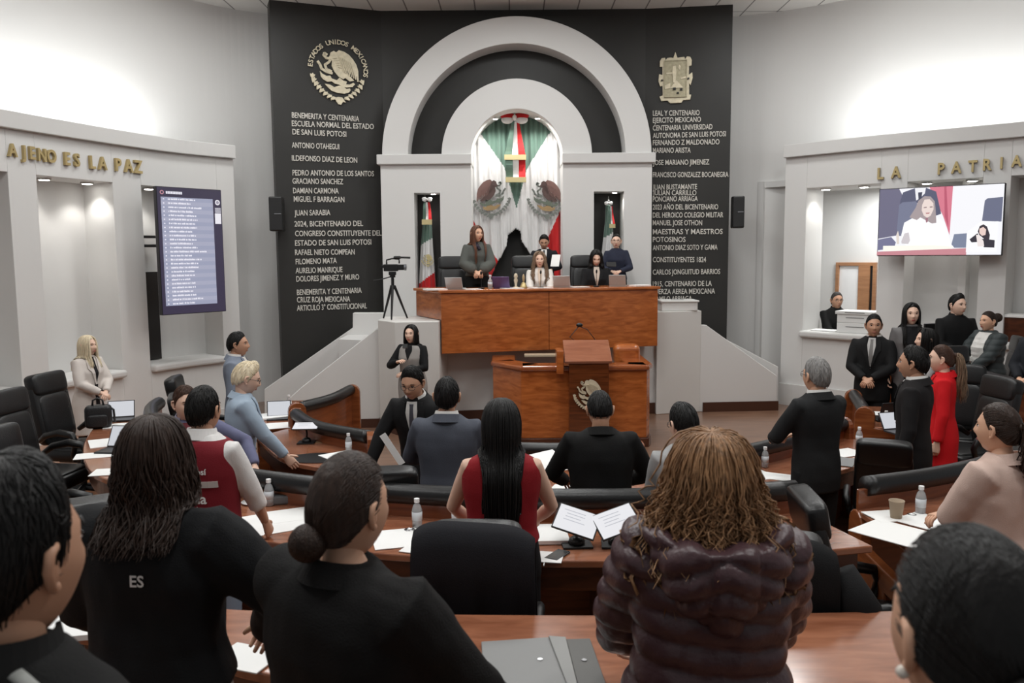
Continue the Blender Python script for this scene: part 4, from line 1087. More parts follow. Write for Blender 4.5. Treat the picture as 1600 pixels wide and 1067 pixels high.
# ================================================================== THINGS ON THE DESKS
ZD = {1: .75, 2: .95, 3: 1.15}
PET = mat('clear_bottle_plastic', (226, 230, 232), .12, .5, trans=.6); LABW = mat('bottle_label', (206, 210, 214), .5); CAPW = mat('bottle_cap', (232, 232, 232), .4)
def bottle(x, y, z, lab, h=.17):
    t = thing('water_bottle', lab, 'bottle', (x, y, z)); s_ = h / .17
    m = MB(); m.lathe((0, 0, 0), [(.024 * s_, 0), (.029 * s_, .006), (.029 * s_, .05), (.027 * s_, .06), (.029 * s_, .07), (.029 * s_, .105), (.022 * s_, .128), (.0125 * s_, .142), (.0125 * s_, .15 * s_)], 18); m.build('body', PET, t, smooth=True)
    m = MB(); m.lathe((0, 0, .045), [(.0298 * s_, 0), (.0298 * s_, .05)], 18); m.build('label', LABW, t, smooth=True)
    m = MB(); m.cyl((0, 0, h - .022), .0155 * s_, .022, 14); m.build('cap', CAPW, t)
for (px, py, row, lab) in ((652, 824, 2, 'small water bottle left of the draped jacket'), (714, 826, 2, 'small water bottle by the elbow of the woman in the red top'), (545, 706, 1, 'small water bottle beside the end panel of the left front desk'),
                           (421, 790, 2, 'small water bottle beside the white mug'), (1195, 730, 1, 'small water bottle left of the grey haired man'), (1342, 696, 1, 'small water bottle right of the grey haired man'),
                           (1438, 803, 2, 'small water bottle beside the paper cup'), (452, 640, 1, 'small water bottle beside the far left laptop'), (1384, 668, 1, 'small water bottle on the far right front desk')):
    p = G(px, py, ZD[row]); bottle(p.x, p.y, ZD[row], lab)
DZ = zt_d = PD.at(690, 455)[1] + .012
def dais(px, py, back): 
    u = PD.at(px, py, -back)[0]; return PD.w(u, -back, DZ)
p = dais(766, 450, .25); bottle(p[0], p[1], DZ, 'small water bottle on the dais desk', .2)
SCRW = emis('tablet_white_page', (226, 226, 230), .85); SCRB = emis('laptop_pale_page', (206, 208, 214), .8)
PLINE = emis('page_grey_text', (186, 188, 196), .8)
def tablet(px, py, row, w, h, yaw, tilt, roll, height, lab, page=SCRW):
    z = ZD[row]; p = G(px, py, z); t = thing('tablet_on_stand', lab, 'tablet', (p.x, p.y, z), R(yaw))
    m = MB(); m.box((0, 0, .006), (.16, .13, .012)); m.ell((0, 0, .02), (.045, .045, .035)); m.build('stand_base', BLK, t, bevel=.003)
    m = MB(); m.tube([(0, 0, .03), (0, .03, height * .5), (0, .0, height)], .009, 8); m.build('stand_arm', BLK, t, smooth=True)
    T = Matrix.Translation((0, 0, height)) @ Matrix.Rotation(R(90 - tilt), 4, 'X') @ Matrix.Rotation(R(roll), 4, 'Z')
    m = MB(); m.box((0, 0, 0), (w, h, .012), M=T); hs = m.build('housing', BLK, t, bevel=.004)
    m = MB(); m.box((0, 0, .0065), (w * .94, h * .92, .002), M=T); m.build('screen_page', page, hs)
    m = MB()
    for i in range(4): m.box((-w * .1 + .01 * (i % 2), h * (.3 - .12 * i), .008), (w * (.5 - .07 * (i % 3)), .004, .001), M=T)
    g = m.build('page_text', PLINE, hs); g['kind'] = 'stuff'
tablet(901, 852, 2, .235, .165, 4, 52, -24, .13, 'left one of two tilted tablets on the middle desk')
tablet(963, 852, 2, .235, .165, -4, 52, 24, .13, 'right one of two tilted tablets on the middle desk')
tablet(479, 692, 1, .24, .16, 2, 78, 0, .16, 'white screened tablet on a stand on the left front desk')
def laptop(px, py, row, w, yaw, tilt, lab, page, lidc, z=None, pos=None, name='laptop'):
    z = ZD[row] if z is None else z; p = G(px, py, z) if pos is None else Vector(pos); t = thing(name, lab, name.replace('_', ' '), (p.x, p.y, z), R(yaw)); d = w * .68
    LM = mat('lid_' + name + str(lidc[0]), lidc, .4, .5, metal=.2)
    m = MB(); m.box((0, 0, .009), (w, d, .018)); m.build('keyboard_base', LM, t, bevel=.004)
    T = Matrix.Translation((0, d / 2, .018)) @ Matrix.Rotation(R(-tilt), 4, 'X')
    m = MB(); m.box((0, 0, d / 2), (w, .012, d), M=T); m.build('lid', LM, t, bevel=.004)
    m = MB(); m.box((0, -.0068, d / 2), (w * .93, .002, d * .9), M=T); m.build('screen_page', page, t)
laptop(436, 655, 1, .25, 14, 20, 'open laptop on the far left front row desk', SCRB, (40, 40, 42))
laptop(188, 657, 2, .24, 18, 22, 'open laptop behind the black backpack', SCRB, (40, 40, 42))
laptop(182, 706, 2, .27, -6, 30, 'open tablet computer with a pale page below the backpack', SCRB, (40, 40, 42))
laptop(1378, 655, 1, .28, 200, 15, 'open laptop with its dark lid towards the camera at the right', SCRB, (36, 36, 38), z=.75)
laptop(1408, 676, 1, .26, 15, 30, 'open pale screened laptop beside the man in the dark suit', SCRB, (50, 50, 54))
for px, c, lab, nm in ((713, (176, 176, 176), 'grey backed tablet in front of the standing secretary', 'tablet_computer'), (786, (92, 74, 118), 'purple backed tablet on the dais desk', 'tablet_computer'), (880, (180, 180, 180), 'grey backed tablet right of the presiding woman in white', 'tablet_computer'), (966, (178, 180, 178), 'grey backed tablet at the right end of the dais desk', 'tablet_computer')):
    laptop(px, 450, 1, .25, 180 - 14, 24, lab, SCRB, c, z=DZ, pos=dais(px, 450, .3), name=nm)
# dais: bell, microphones, papers
p = dais(818, 450, .2); t = thing('table_bell', 'brass hand bell in front of the presiding woman', 'bell', p)
m = MB(); m.lathe((0, 0, 0), [(.055, 0), (.06, .004), (.05, .03), (.036, .06), (.028, .08), (.01, .09)], 20); m.build('bell_body', BRASS, t, smooth=True)
m = MB(); m.lathe((0, 0, .09), [(.01, 0), (.016, .03), (.02, .07), (.013, .1), (.004, .115)], 12); m.build('handle', mat('bell_wood', (176, 150, 112), .4), t, smooth=True)
p = dais(806, 450, .22); t = thing('desk_figurine', 'small cream statuette beside the brass bell', 'figurine', p)
m = MB(); m.lathe((0, 0, 0), [(.04, 0), (.04, .02), (.015, .03), (.02, .08), (.03, .12), (.018, .15), (.03, .17), (.02, .21), (.004, .22)], 16); m.build('statue', mat('cream_resin', (206, 190, 164), .5), t, smooth=True)
def desk_mic(p, lab, h=.22):
    t = thing('desk_microphone', lab, 'microphone', p)
    m = MB(); m.cyl((0, 0, 0), .045, .02, 16); m.build('base', BLK, t, bevel=.003)
    m = MB(); m.tube([(0, 0, .02), (0, .01, h * .6), (0, -.0, h)], .005, 6); m.build('gooseneck', BLK, t)
    m = MB(); m.ell((0, -.005, h + .01), (.014, .014, .03)); m.build('capsule', BLK, t, smooth=True)
desk_mic(dais(845, 450, .16), 'thin gooseneck microphone before the presiding woman')
desk_mic(dais(932, 450, .16), 'thin gooseneck microphone before the woman in black')
desk_mic(dais(752, 450, .16), 'thin gooseneck microphone before the standing secretary')
k_ = [0]
def paper(p, w, l, rot, lab, th=.004, name='paper_sheet', m=PAPER, cat='paper', group=None):
    t = MB(); t.box((0, 0, th / 2), (w, l, th)); o = t.build(name, m); o.location = (p[0], p[1], p[2] + .0005 + .0007 * (k_[0] % 9)); o.rotation_euler = (0, 0, R(rot)); k_[0] += 1
    return tag(o, lab, cat, group)
for px, w, lab in ((680, .3, 'pile of white papers at the left end of the dais desk'), (738, .22, 'white papers right of the secretary tablet'), (800, .3, 'white papers under the purple tablet'), (845, .3, 'open papers before the presiding woman'), (905, .26, 'papers left of the woman in black'), (1000, .26, 'stack of papers at the right end of the dais desk')):
    paper(dais(px, 450, .14), w, .2, 14 + px % 11, lab, .02 if px in (680, 1000) else .008)
pl = [ # px, py, row, w, l, rot, label
 (420, 667, 1, .5, .3, 20, 'wide white sheets before the person in a pale blue blazer'), (427, 652, 1, .3, .3, 30, 'stack of papers left of the far left bottle'), (530, 712, 1, .3, .21, 40, 'white papers in front of the left desk bottle'), (515, 688, 1, .25, .2, 10, 'tan booklet on the left front desk'),
 (410, 820, 2, .5, .4, 30, 'broad white sheets before the man in the maroon vest'), (452, 806, 2, .3, .25, 25, 'white papers right of the mug'), (625, 842, 2, .3, .3, 15, 'white papers right of the hair bun'), (672, 852, 2, .22, .3, -20, 'white sheet with a pen left of the draped jacket'),
 (858, 838, 2, .2, .28, 2, 'stack of papers right of the woman in the red top'), (852, 872, 2, .18, .15, -10, 'clear folded wrapper beside the phone'), (1012, 846, 2, .2, .24, 12, 'white papers right of the tilted tablets'), (880, 768, 1, .21, .28, -20, 'white sheet left of the man in black'),
 (1182, 742, 1, .24, .3, 20, 'white papers below the bottle left of the grey haired man'), (1212, 745, 1, .3, .2, -30, 'clipboard sheets at the grey haired man'), (1205, 760, 1, .3, .18, 12, 'dark folder on the desk by the grey haired man'), (1322, 708, 1, .3, .24, 25, 'white papers right of the grey haired man'), (1316, 722, 1, .3, .2, 60, 'grey folder right of the grey haired man'),
 (1405, 836, 2, .32, .42, 38, 'printed sheets on the corner of the right middle desk'), (1385, 808, 2, .2, .2, 10, 'white sheet behind the paper cup'), (1452, 818, 2, .26, .3, 35, 'white papers beside the woman in pink'), (1390, 648, 1, .22, .3, 70, 'papers beside the far right bottle'),
 (165, 692, 2, .25, .34, 30, 'white sheets below the backpack'), (150, 712, 2, .3, .2, 20, 'white leaflet on the rounded desk rim'), (172, 738, 2, .24, .2, 10, 'loose white sheet on the rounded desk near the long haired woman'), (195, 665, 2, .35, .22, 20, 'papers between backpack and chair on the rounded desk'), (120, 985, 3, .35, .2, 12, 'white paper block on the back row table at lower left'), (385, 1030, 3, .16, .2, 70, 'white sheet between the two women at the back row table'),
]
TAN = mat('tan_card', (166, 132, 100), .6); GREYC = mat('grey_card', (120, 120, 120), .5); DARKC = mat('dark_card', (52, 54, 58), .4)
for (px, py, row, w, l, rot, lab) in pl:
    mm_ = TAN if 'tan' in lab else GREYC if 'grey folder' in lab else DARKC if 'dark folder' in lab else PAPER
    paper(G(px, py, ZD[row]), w, l, rot, lab, .02 if 'stack' in lab or 'block' in lab else .004, 'folder' if 'folder' in lab else 'booklet' if 'booklet' in lab else 'paper_sheet', mm_, 'folder' if 'folder' in lab else 'paper')
# blotter, foreground folder
p = G(497, 716, .75); m = MB(); m.cyl((0, 0, 0), .24, .006, 28); o = m.build('desk_pad', mat('black_leather_pad', (28, 28, 30), .3)); o.location = p; o.scale = (1.15, .75, 1); tag(o, 'black oval leather pad on the left front desk', 'desk pad')
p = G(815, 1040, 1.15); t = thing('document_folder', 'open grey document folder with a dark flap in the foreground', 'folder', p, 0)
q = [G(752, 1007, 1.15), G(857, 1000, 1.15), G(900, 1085, 1.15), G(757, 1090, 1.15)]
fl = lambda a, b, tt: (a - p.x, b - p.y, tt)
m = MB(); m.extr([(v.x, v.y) for v in q], fl, .001, .012); m.build('cover', mat('folder_grey', (128, 128, 127), .45), t, bevel=.003)
q = [G(857, 1001, 1.15), G(884, 1003, 1.15), G(905, 1088, 1.15), G(890, 1088, 1.15)]
m = MB(); m.extr([(v.x, v.y) for v in q], fl, .001, .02); m.build('spine', mat('folder_grey_light', (138, 138, 136), .45), t, bevel=.003)
q = [G(884, 1003, 1.15), G(922, 1002, 1.15), G(952, 1088, 1.15), G(906, 1088, 1.15)]
m = MB(); m.extr([(v.x, v.y) for v in q], fl, .001, .012); m.build('flap', mat('folder_dark', (82, 81, 78), .45), t, bevel=.003)
for (x, y) in ((844, 1036), (913, 1037)):
    c = G(x, y, 1.15) - p; m = MB(); m.cyl((c.x, c.y, .012), .009, .003, 14); m.build('press_stud', CHROME, t)
# phone with cable
p = G(871, 869, .95); t = thing('mobile_phone', 'dark mobile phone on the middle desk beside the tablets', 'phone', p, R(-32))
m = MB(); m.box((0, 0, .006), (.075, .15, .01)); m.build('case', DARKC, t, bevel=.004)
m = MB(); m.box((0, 0, .0115), (.066, .138, .001)); m.build('glass', mat('phone_glass', (20, 20, 22), .08), t)
m = MB(); m.tube([(0, -.075, .005), (-.01, -.12, .004), (.01, -.16, .004)], .003, 6); m.build('charging_cable', PAPER, t)
# mug, paper cup
p = G(396, 786, .95); t = thing('coffee_cup', 'white coffee cup on a saucer behind the maroon vest', 'cup', p)
m = MB(); m.lathe((0, 0, 0), [(.07, .008), (.075, .012), (.03, .004), (.0, .002)], 24); m.build('saucer', PAPER, t, smooth=True)
m = MB(); m.lathe((0, 0, .008), [(.026, 0), (.036, .02), (.043, .06), (.045, .075), (.041, .075), (.036, .03), (.0, .02)], 24); m.tube([(.043, 0, .065), (.068, 0, .058), (.064, 0, .03), (.04, 0, .028)], .005, 8); m.build('mug', PAPER, t, smooth=True)
p = G(1400, 811, .95); t = thing('paper_cup', 'kraft brown paper cup on the right middle desk', 'cup', p)
m = MB(); m.lathe((0, 0, 0), [(.03, 0), (.042, .105), (.044, .108), (.044, .112), (.039, .112), (.028, .01), (0, .008)], 24); m.build('cup_wall', mat('kraft_paper', (156, 138, 116), .7), t, smooth=True)
# metal grommets
for px, py, lab in ((640, 829, 'round chrome desk socket right of the hair bun'), (1425, 806, 'round chrome desk socket beside the paper cup')):
    p = G(px, py, .95); m = MB(); m.lathe((0, 0, 0), [(.03, 0), (.03, .008), (.018, .012), (.016, .004), (.0, .004)], 20); o = m.build('desk_socket', CHROME, None, smooth=True); o.location = p; tag(o, lab, 'desk socket')
# black console box with buttons on the middle left desk
p = G(466, 786, .95); t = thing('desk_console', 'grey desk console with a microphone stem left of the hair bun', 'console', (p.x, p.y, .95), R(14))
m = MB(); m.box((0, .05, .03), (.34, .14, .06)); m.build('housing', mat('console_grey', (92, 94, 96), .4), t, bevel=.012)
m = MB(); m.box((.05, -.022, .04), (.12, .006, .03)); m.build('button_row', BLK, t)
m = MB(); m.tube([(.06, -.1, .0), (.06, -.1, .12), (.06, -.09, .17)], .006, 6); m.build('microphone_stem', BLK, t)
# pen
p = G(668, 850, .95); m = MB(); m.tube([(-.07, -.05, .012), (.07, .06, .012)], .004, 8); o = m.build('pen', GREYM); o.location = p; tag(o, 'pen lying on a white sheet left of the draped jacket', 'pen')
# backpack
p = G(155, 668, .95); t = thing('backpack', 'small black backpack on the rounded desk at the left', 'backpack', (p.x, p.y, .95), R(20)); t.scale = (.66, .66, .62)
BAG = mat('black_nylon', (24, 24, 26), .45, bump=.3, bscale=60)
m = MB(); rbox(m, (0, 0, .17), (.34, .2, .34)); m.build('bag_body', BAG, t, smooth=True)
m = MB(); rbox(m, (0, -.11, .12), (.25, .08, .18)); m.build('front_pocket', BAG, t, smooth=True)
m = MB(); m.tube([(-.07, 0, .33), (-.06, 0, .41), (.0, 0, .44), (.06, 0, .41), (.07, 0, .33)], .013, 8); m.tube([(.1, .04, .33), (.19, .03, .25), (.2, .02, .06)], .016, 8); m.build('strap', BAG, t, smooth=True)
# right side: stack of boxes on the hatch sill, black monitor, small side cabinet
cx_, z_ = WR.at(1343, 512, -.3); x, y = WR.pt(cx_, -.28)
for k, (w, d, h, lab) in enumerate(((.55, .4, .16, 'lowest of the white boxes on the hatch sill'), (.55, .4, .13, 'middle one of the white boxes on the hatch sill'), (.6, .44, .05, 'topmost flat white box on the hatch sill'))):
    zz = 1.24 + (0, .16, .29)[k]; t = thing('white_carton', lab, 'box', (x, y, zz), R(-42))
    m = MB(); m.box((0, 0, h / 2), (w, d, h - .002)); m.build('carton_body', mat('white_carton_card', (214, 214, 212), .6), t, bevel=.006)
    m = MB(); m.box((0, -d / 2 - .002, h * .6), (w * .5, .004, .012)); m.build('grey_strip', GREYC, t)
q, z_ = WR.at(1290, 512, -.2); x, y = WR.pt(q, -.2); paper((x, y, 1.24), .4, .24, -42, 'open white booklet on the hatch sill before the man in black', .012)
p = Vector((5.56, 10.7, .95)); t = thing('computer_monitor', 'black monitor seen from behind below the young man in black', 'monitor', (p.x, p.y, .95), R(10)); t.scale = (1.1, 1.1, 1.35)
m = MB(); m.box((0, 0, .32), (.48, .03, .28)); m.build('housing', BLK, t, bevel=.008)
m = MB(); m.cyl((0, .02, .01), .02, .2, 10); m.box((0, .02, .005), (.22, .16, .012)); m.build('stand', BLK, t)
q, z_ = WR.at(1590, 515, -.2); x, y = WR.pt(q, -.2); t = thing('wooden_box', 'brown wooden box with a white lid on the right edge sill', 'box', (x, y, 1.24), R(-45))
m = MB(); m.box((0, 0, .17), (.5, .3, .34)); m.build('box_body', WOOD_K, t, bevel=.005)
m = MB(); m.box((0, 0, .36), (.56, .34, .04)); m.build('lid', PAPER, t, bevel=.006)
# ================================================================== PEOPLE
def sm(a, b, x):
    t = np.clip((x - a) / (b - a), 0, 1); return t * t * (3 - 2 * t)
def remesh(mb, vox, smooth=6, fac=.5):
    me = mb.mesh('tmp', [])
    o = bpy.data.objects.new('tmp', me); COL.objects.link(o)
    r = o.modifiers.new('r', 'REMESH'); r.mode = 'VOXEL'; r.voxel_size = vox; r.use_smooth_shade = True
    s = o.modifiers.new('s', 'SMOOTH'); s.iterations = smooth; s.factor = fac
    dg = bpy.context.evaluated_depsgraph_get(); dg.update()
    ev = o.evaluated_get(dg); e = ev.to_mesh()
    n = len(e.vertices); V = np.empty(n * 3); e.vertices.foreach_get('co', V); V = V.reshape(-1, 3)
    N = np.empty(n * 3); e.vertex_normals.foreach_get('vector', N); N = N.reshape(-1, 3)
    nf = len(e.polygons); lt = np.empty(nf, int); e.polygons.foreach_get('loop_total', lt)
    li = np.empty(len(e.loops), int); e.loops.foreach_get('vertex_index', li)
    ev.to_mesh_clear(); bpy.data.objects.remove(o); bpy.data.meshes.remove(me)
    st = np.concatenate([[0], np.cumsum(lt)[:-1]])
    F = [tuple(li[a:a + b]) for a, b in zip(st, lt)]
    return V, N, F
def np_mesh(name, V, F, mats, smooth=True):
    b = MB(); b.v = [tuple(p) for p in V]; b.f = F; b.m = [0] * len(F); return b.mesh(name, mats, smooth)
def wrinkle(V, N, amp, f=9.0, seed=0):
    r = np.random.default_rng(seed); w = np.zeros(len(V))
    for i in range(6):
        k = r.normal(size=3) * f * (1 + .5 * i / 6); k[2] *= .7; ph = r.uniform(0, 6.28)
        w += np.sin(V @ k + ph + 1.5 * np.sin(V @ (k[[1, 2, 0]] * .6) + ph)) / 6
    return V + N * (w * amp)[:, None]

SKIN = {'mid': mat('skin_mid', (214, 168, 140), .5, .35), 'light': mat('skin_light', (226, 188, 166), .5, .35), 'tan': mat('skin_tan', (188, 144, 118), .5, .35)}
EYEW = mat('eye_white', (226, 222, 218), .25); IRIS = mat('iris_dark', (34, 24, 18), .15); LIPS = {'m': mat('lips_soft', (164, 104, 92), .45), 'f': mat('lips_red', (158, 66, 62), .4)}
def hairm(name, c, v=.35, rough=.46): return mat(name, c, rough, .3, bump=.35, bscale=30, var=v, vscale=28, stretch=(3, 3, .5))
HB = hairm('black_hair', (16, 14, 13)); HDB = hairm('dark_brown_hair', (50, 36, 29)); HBR = hairm('brown_hair', (66, 44, 33)); HCU = hairm('curly_light_brown_hair', (146, 110, 78), .5); HBL = hairm('blond_hair', (222, 207, 178), .2); HGR = hairm('grey_hair', (138, 136, 134), .35); HAU = hairm('auburn_hair', (104, 70, 54), .35); HSD = hairm('sandy_hair', (128, 106, 86), .35)
E0, E1, E2 = .078, .099, .12
def ellp(az, ph, sc=1.0): return np.array([math.sin(ph) * math.sin(az) * E0, math.sin(ph) * math.cos(az) * E1 - .004, math.cos(ph) * E2]) * sc

def head_mesh(sex):
    """head with brow, eye sockets, nose, chin and ears; centre at the origin, facing +y"""
    nu, nv = 56, 44; rows = []
    for i in range(nv + 1):
        ph = PI * i / nv; row = []
        for j in range(nu):
            a = 2 * PI * j / nu; x = math.sin(ph) * math.sin(a); y = math.sin(ph) * math.cos(a); z = math.cos(ph)
            X, Y, Z = x * .074, y * .094, z * .116
            low = max(0.0, -z)
            X *= 1 - .20 * low ** 1.3 - (.1 if sex == 'f' else 0) * low ** 2
            if y < 0: Y *= 1 - .28 * low ** 1.2
            else: Y *= 1 - .06 * low; Y += .012 * low * max(0, y)
            g = lambda cx_, cz_, sx, sz: math.exp(-((X - cx_) / sx) ** 2 - ((Z - cz_) / sz) ** 2)
            if y > 0:
                Y += .005 * g(0, .032, .05, .012)                                    # brow
                Y -= .010 * (g(-.031, .012, .017, .011) + g(.031, .012, .017, .011))  # sockets
                Y += .012 * g(0, .002, .008, .02) + .018 * g(0, -.020, .0115, .015) + .008 * (g(-.012, -.026, .007, .008) + g(.012, -.026, .007, .008))  # nose
                Y += .006 * g(0, -.056, .022, .012) - .004 * g(0, -.075, .02, .006)    # mouth
                Y += .008 * g(0, -.098, .02, .016)                                    # chin
                Y += .004 * (g(-.042, -.02, .016, .02) + g(.042, -.02, .016, .02))    # cheek
            row.append((X, Y, Z))
        rows.append(row)
    b = MB(); b.loft(rows, False)
    for s_ in (-1, 1):      # ears: a rim and a bowl
        rim = [(s_ * .072, -.002, -.03), (s_ * .078, -.012, -.022), (s_ * .085, -.022, .0), (s_ * .086, -.018, .022), (s_ * .08, -.004, .028), (s_ * .073, .003, .016)]
        b.tube(rim, [.006, .007, .007, .007, .006, .004], 8)
        b.ell((s_ * .077, -.01, -.002), (.006, .014, .024), 10, 8); b.ell((s_ * .075, -.003, -.028), (.006, .008, .009), 8, 6)
    return b

def hand(mb, W, d, n, side, curl, s):
    """palm, four fingers of unequal length, thumb; d = finger direction, n = palm normal"""
    d = Vector(d).normalized(); n = Vector(n); n = (n - d * n.dot(d)).normalized(); l = d.cross(n) * side   # l points to the thumb side
    W = Vector(W); rings = []
    for t, w, h in ((-.02, .024, .020), (.012, .027, .018), (.05, .039, .015), (.085, .04, .0125), (.094, .036, .009)):
        rings.append([tuple(W + (d * t + l * (math.cos(a) * w) + n * (math.sin(a) * h)) * s) for a in np.linspace(0, 2 * PI, 14, endpoint=False)])
    mb.loft(rings)
    for k, (o, L, r) in enumerate(((.029, .066, .0086), (.010, .076, .009), (-.0095, .070, .0086), (-.028, .054, .0076))):
        p = W + (d * .085 + l * o) * s; dd = (d + l * o * 1.5).normalized(); path = [p]; c = curl * (1 + .12 * k)
        for seg in (.48, .3, .22):
            q = Quaternion(d.cross(n), c); dd = q @ dd if (q @ dd).dot(n) > dd.dot(n) - 1e-6 else q.inverted() @ dd
            path.append(path[-1] + dd * L * seg * .5 * s); path.append(path[-1] + dd * L * seg * .5 * s)
        mb.tube([tuple(x) for x in path], [r * s * f for f in (1, 1, .98, .95, .9, .85, .62)], 8)
    p = W + (d * .022 + l * .026) * s; dd = (d * .75 + l * .62 + n * .22).normalized(); path = [p]
    for seg in (.03, .028, .022):
        path.append(path[-1] + dd * seg * s); dd = (dd + d * .25 + n * .18 * (1 + curl)).normalized()
    mb.tube([tuple(x) for x in path], [.0125 * s, .0108 * s, .0098 * s, .0068 * s], 8)

PROF = {'m': [(.70, .165, .10, .115), (.84, .172, .108, .125), (.95, .166, .108, .115), (1.05, .158, .108, .098), (1.15, .166, .114, .1), (1.25, .185, .118, .112), (1.32, .197, .108, .112), (1.37, .196, .094, .104), (1.405, .166, .08, .092), (1.43, .115, .066, .078), (1.46, .075, .058, .066)],
        'f': [(.70, .172, .10, .12), (.84, .180, .108, .13), (.95, .170, .106, .116), (1.05, .142, .098, .092), (1.15, .146, .108, .092), (1.25, .166, .128, .1), (1.32, .176, .104, .1), (1.37, .174, .088, .094), (1.405, .146, .074, .082), (1.43, .098, .06, .07), (1.46, .066, .052, .058)]}
def prof_at(sex, z):
    P = np.array(PROF[sex]); return [np.interp(z, P[:, 0], P[:, c]) for c in (1, 2, 3)]
def sring(w, f, b, z, n=28, e=2.35, y0=0.0):
    out = []
    for j in range(n):
        a = 2 * PI * j / n; c, s_ = math.cos(a), math.sin(a)
        x = math.copysign(abs(c) ** (2 / e), c) * w; y = math.copysign(abs(s_) ** (2 / e), s_); out.append((x, y0 + y * (f if y > 0 else b), z))
    return out

ARMS = {'down': ((.245, .03, .80), (.3, -.5, 0)), 'clasp': ((.035, .235, 1.0), (1, -.3, -.3)), 'table': ((.17, .33, .80), (.8, -.6, 0)), 'hold': ((.13, .31, 1.08), (.8, -.4, -.5)),
        'write': ((.12, .36, .98), (.8, -.5, -.3)), 'back': ((.06, -.2, .95), (1, -.5, 0)), 'cross': ((-.05, .2, 1.1), (1, -.1, -.4)), 'chest': ((.09, .25, 1.22), (.8, -.2, -.7)), 'hip': ((.26, .16, .92), (.8, -.7, 0)), 'akimbo': ((.2, .05, .98), (1, -.4, 0)),
        'side': ((.3, .1, .84), (.8, -.5, .0)), 'rest': ((.3, .38, .92), (.6, -.6, 0))}

def hair_short(mb, th, det, seed, top=.02, sleek=False, recede=0.0, hl=None, rs=1.0):
    r = np.random.default_rng(seed)
    HLX = [0, .5, .9, 1.2, 1.45, 1.75, 2.3, 3.15]; HLY = [.80 - recede, .84 - recede, 1.0, 1.22, 1.62, 1.66, 2.05, 2.15] if hl is None else hl
    lim = lambda a: np.interp(abs(a), HLX, HLY)
    nu, nv = 48, 14; rows = []
    def R_(a, k):   # k = 0 crown .. 1 hairline
        q = 1 + th * (1 - k ** 3) + top * max(0, math.cos(a)) * math.sin(PI * min(1, k * 1.05)) * 1.2
        return q if k < 1 else .985
    for i in range(nv + 1):
        k = i / nv; row = []
        for j in range(nu):
            a = -PI + 2 * PI * j / nu; ph = max(.02, lim(a) * k); row.append(tuple(ellp(a, ph, R_(a, k))))
        rows.append(row)
    mb.loft(rows, True)
    for _ in range(int(560 * det)):
        a = r.uniform(-PI, PI); k = r.uniform(.05, .9); path = []; da = r.normal() * .12; dk = r.uniform(.12, .28) if not sleek else .35
        for t in np.linspace(0, 1, 5):
            kk = min(1.03, k + dk * t); aa = a + da * t; path.append(ellp(aa, lim(aa) * kk, R_(aa, min(.99, kk)) + .004 + (0 if sleek else .022 * t * r.uniform(.3, 1))))
        mb.tube(path, [q_ * rs for q_ in (.0022, .0026, .0024, .0018, .0006)], 4, cap=False)

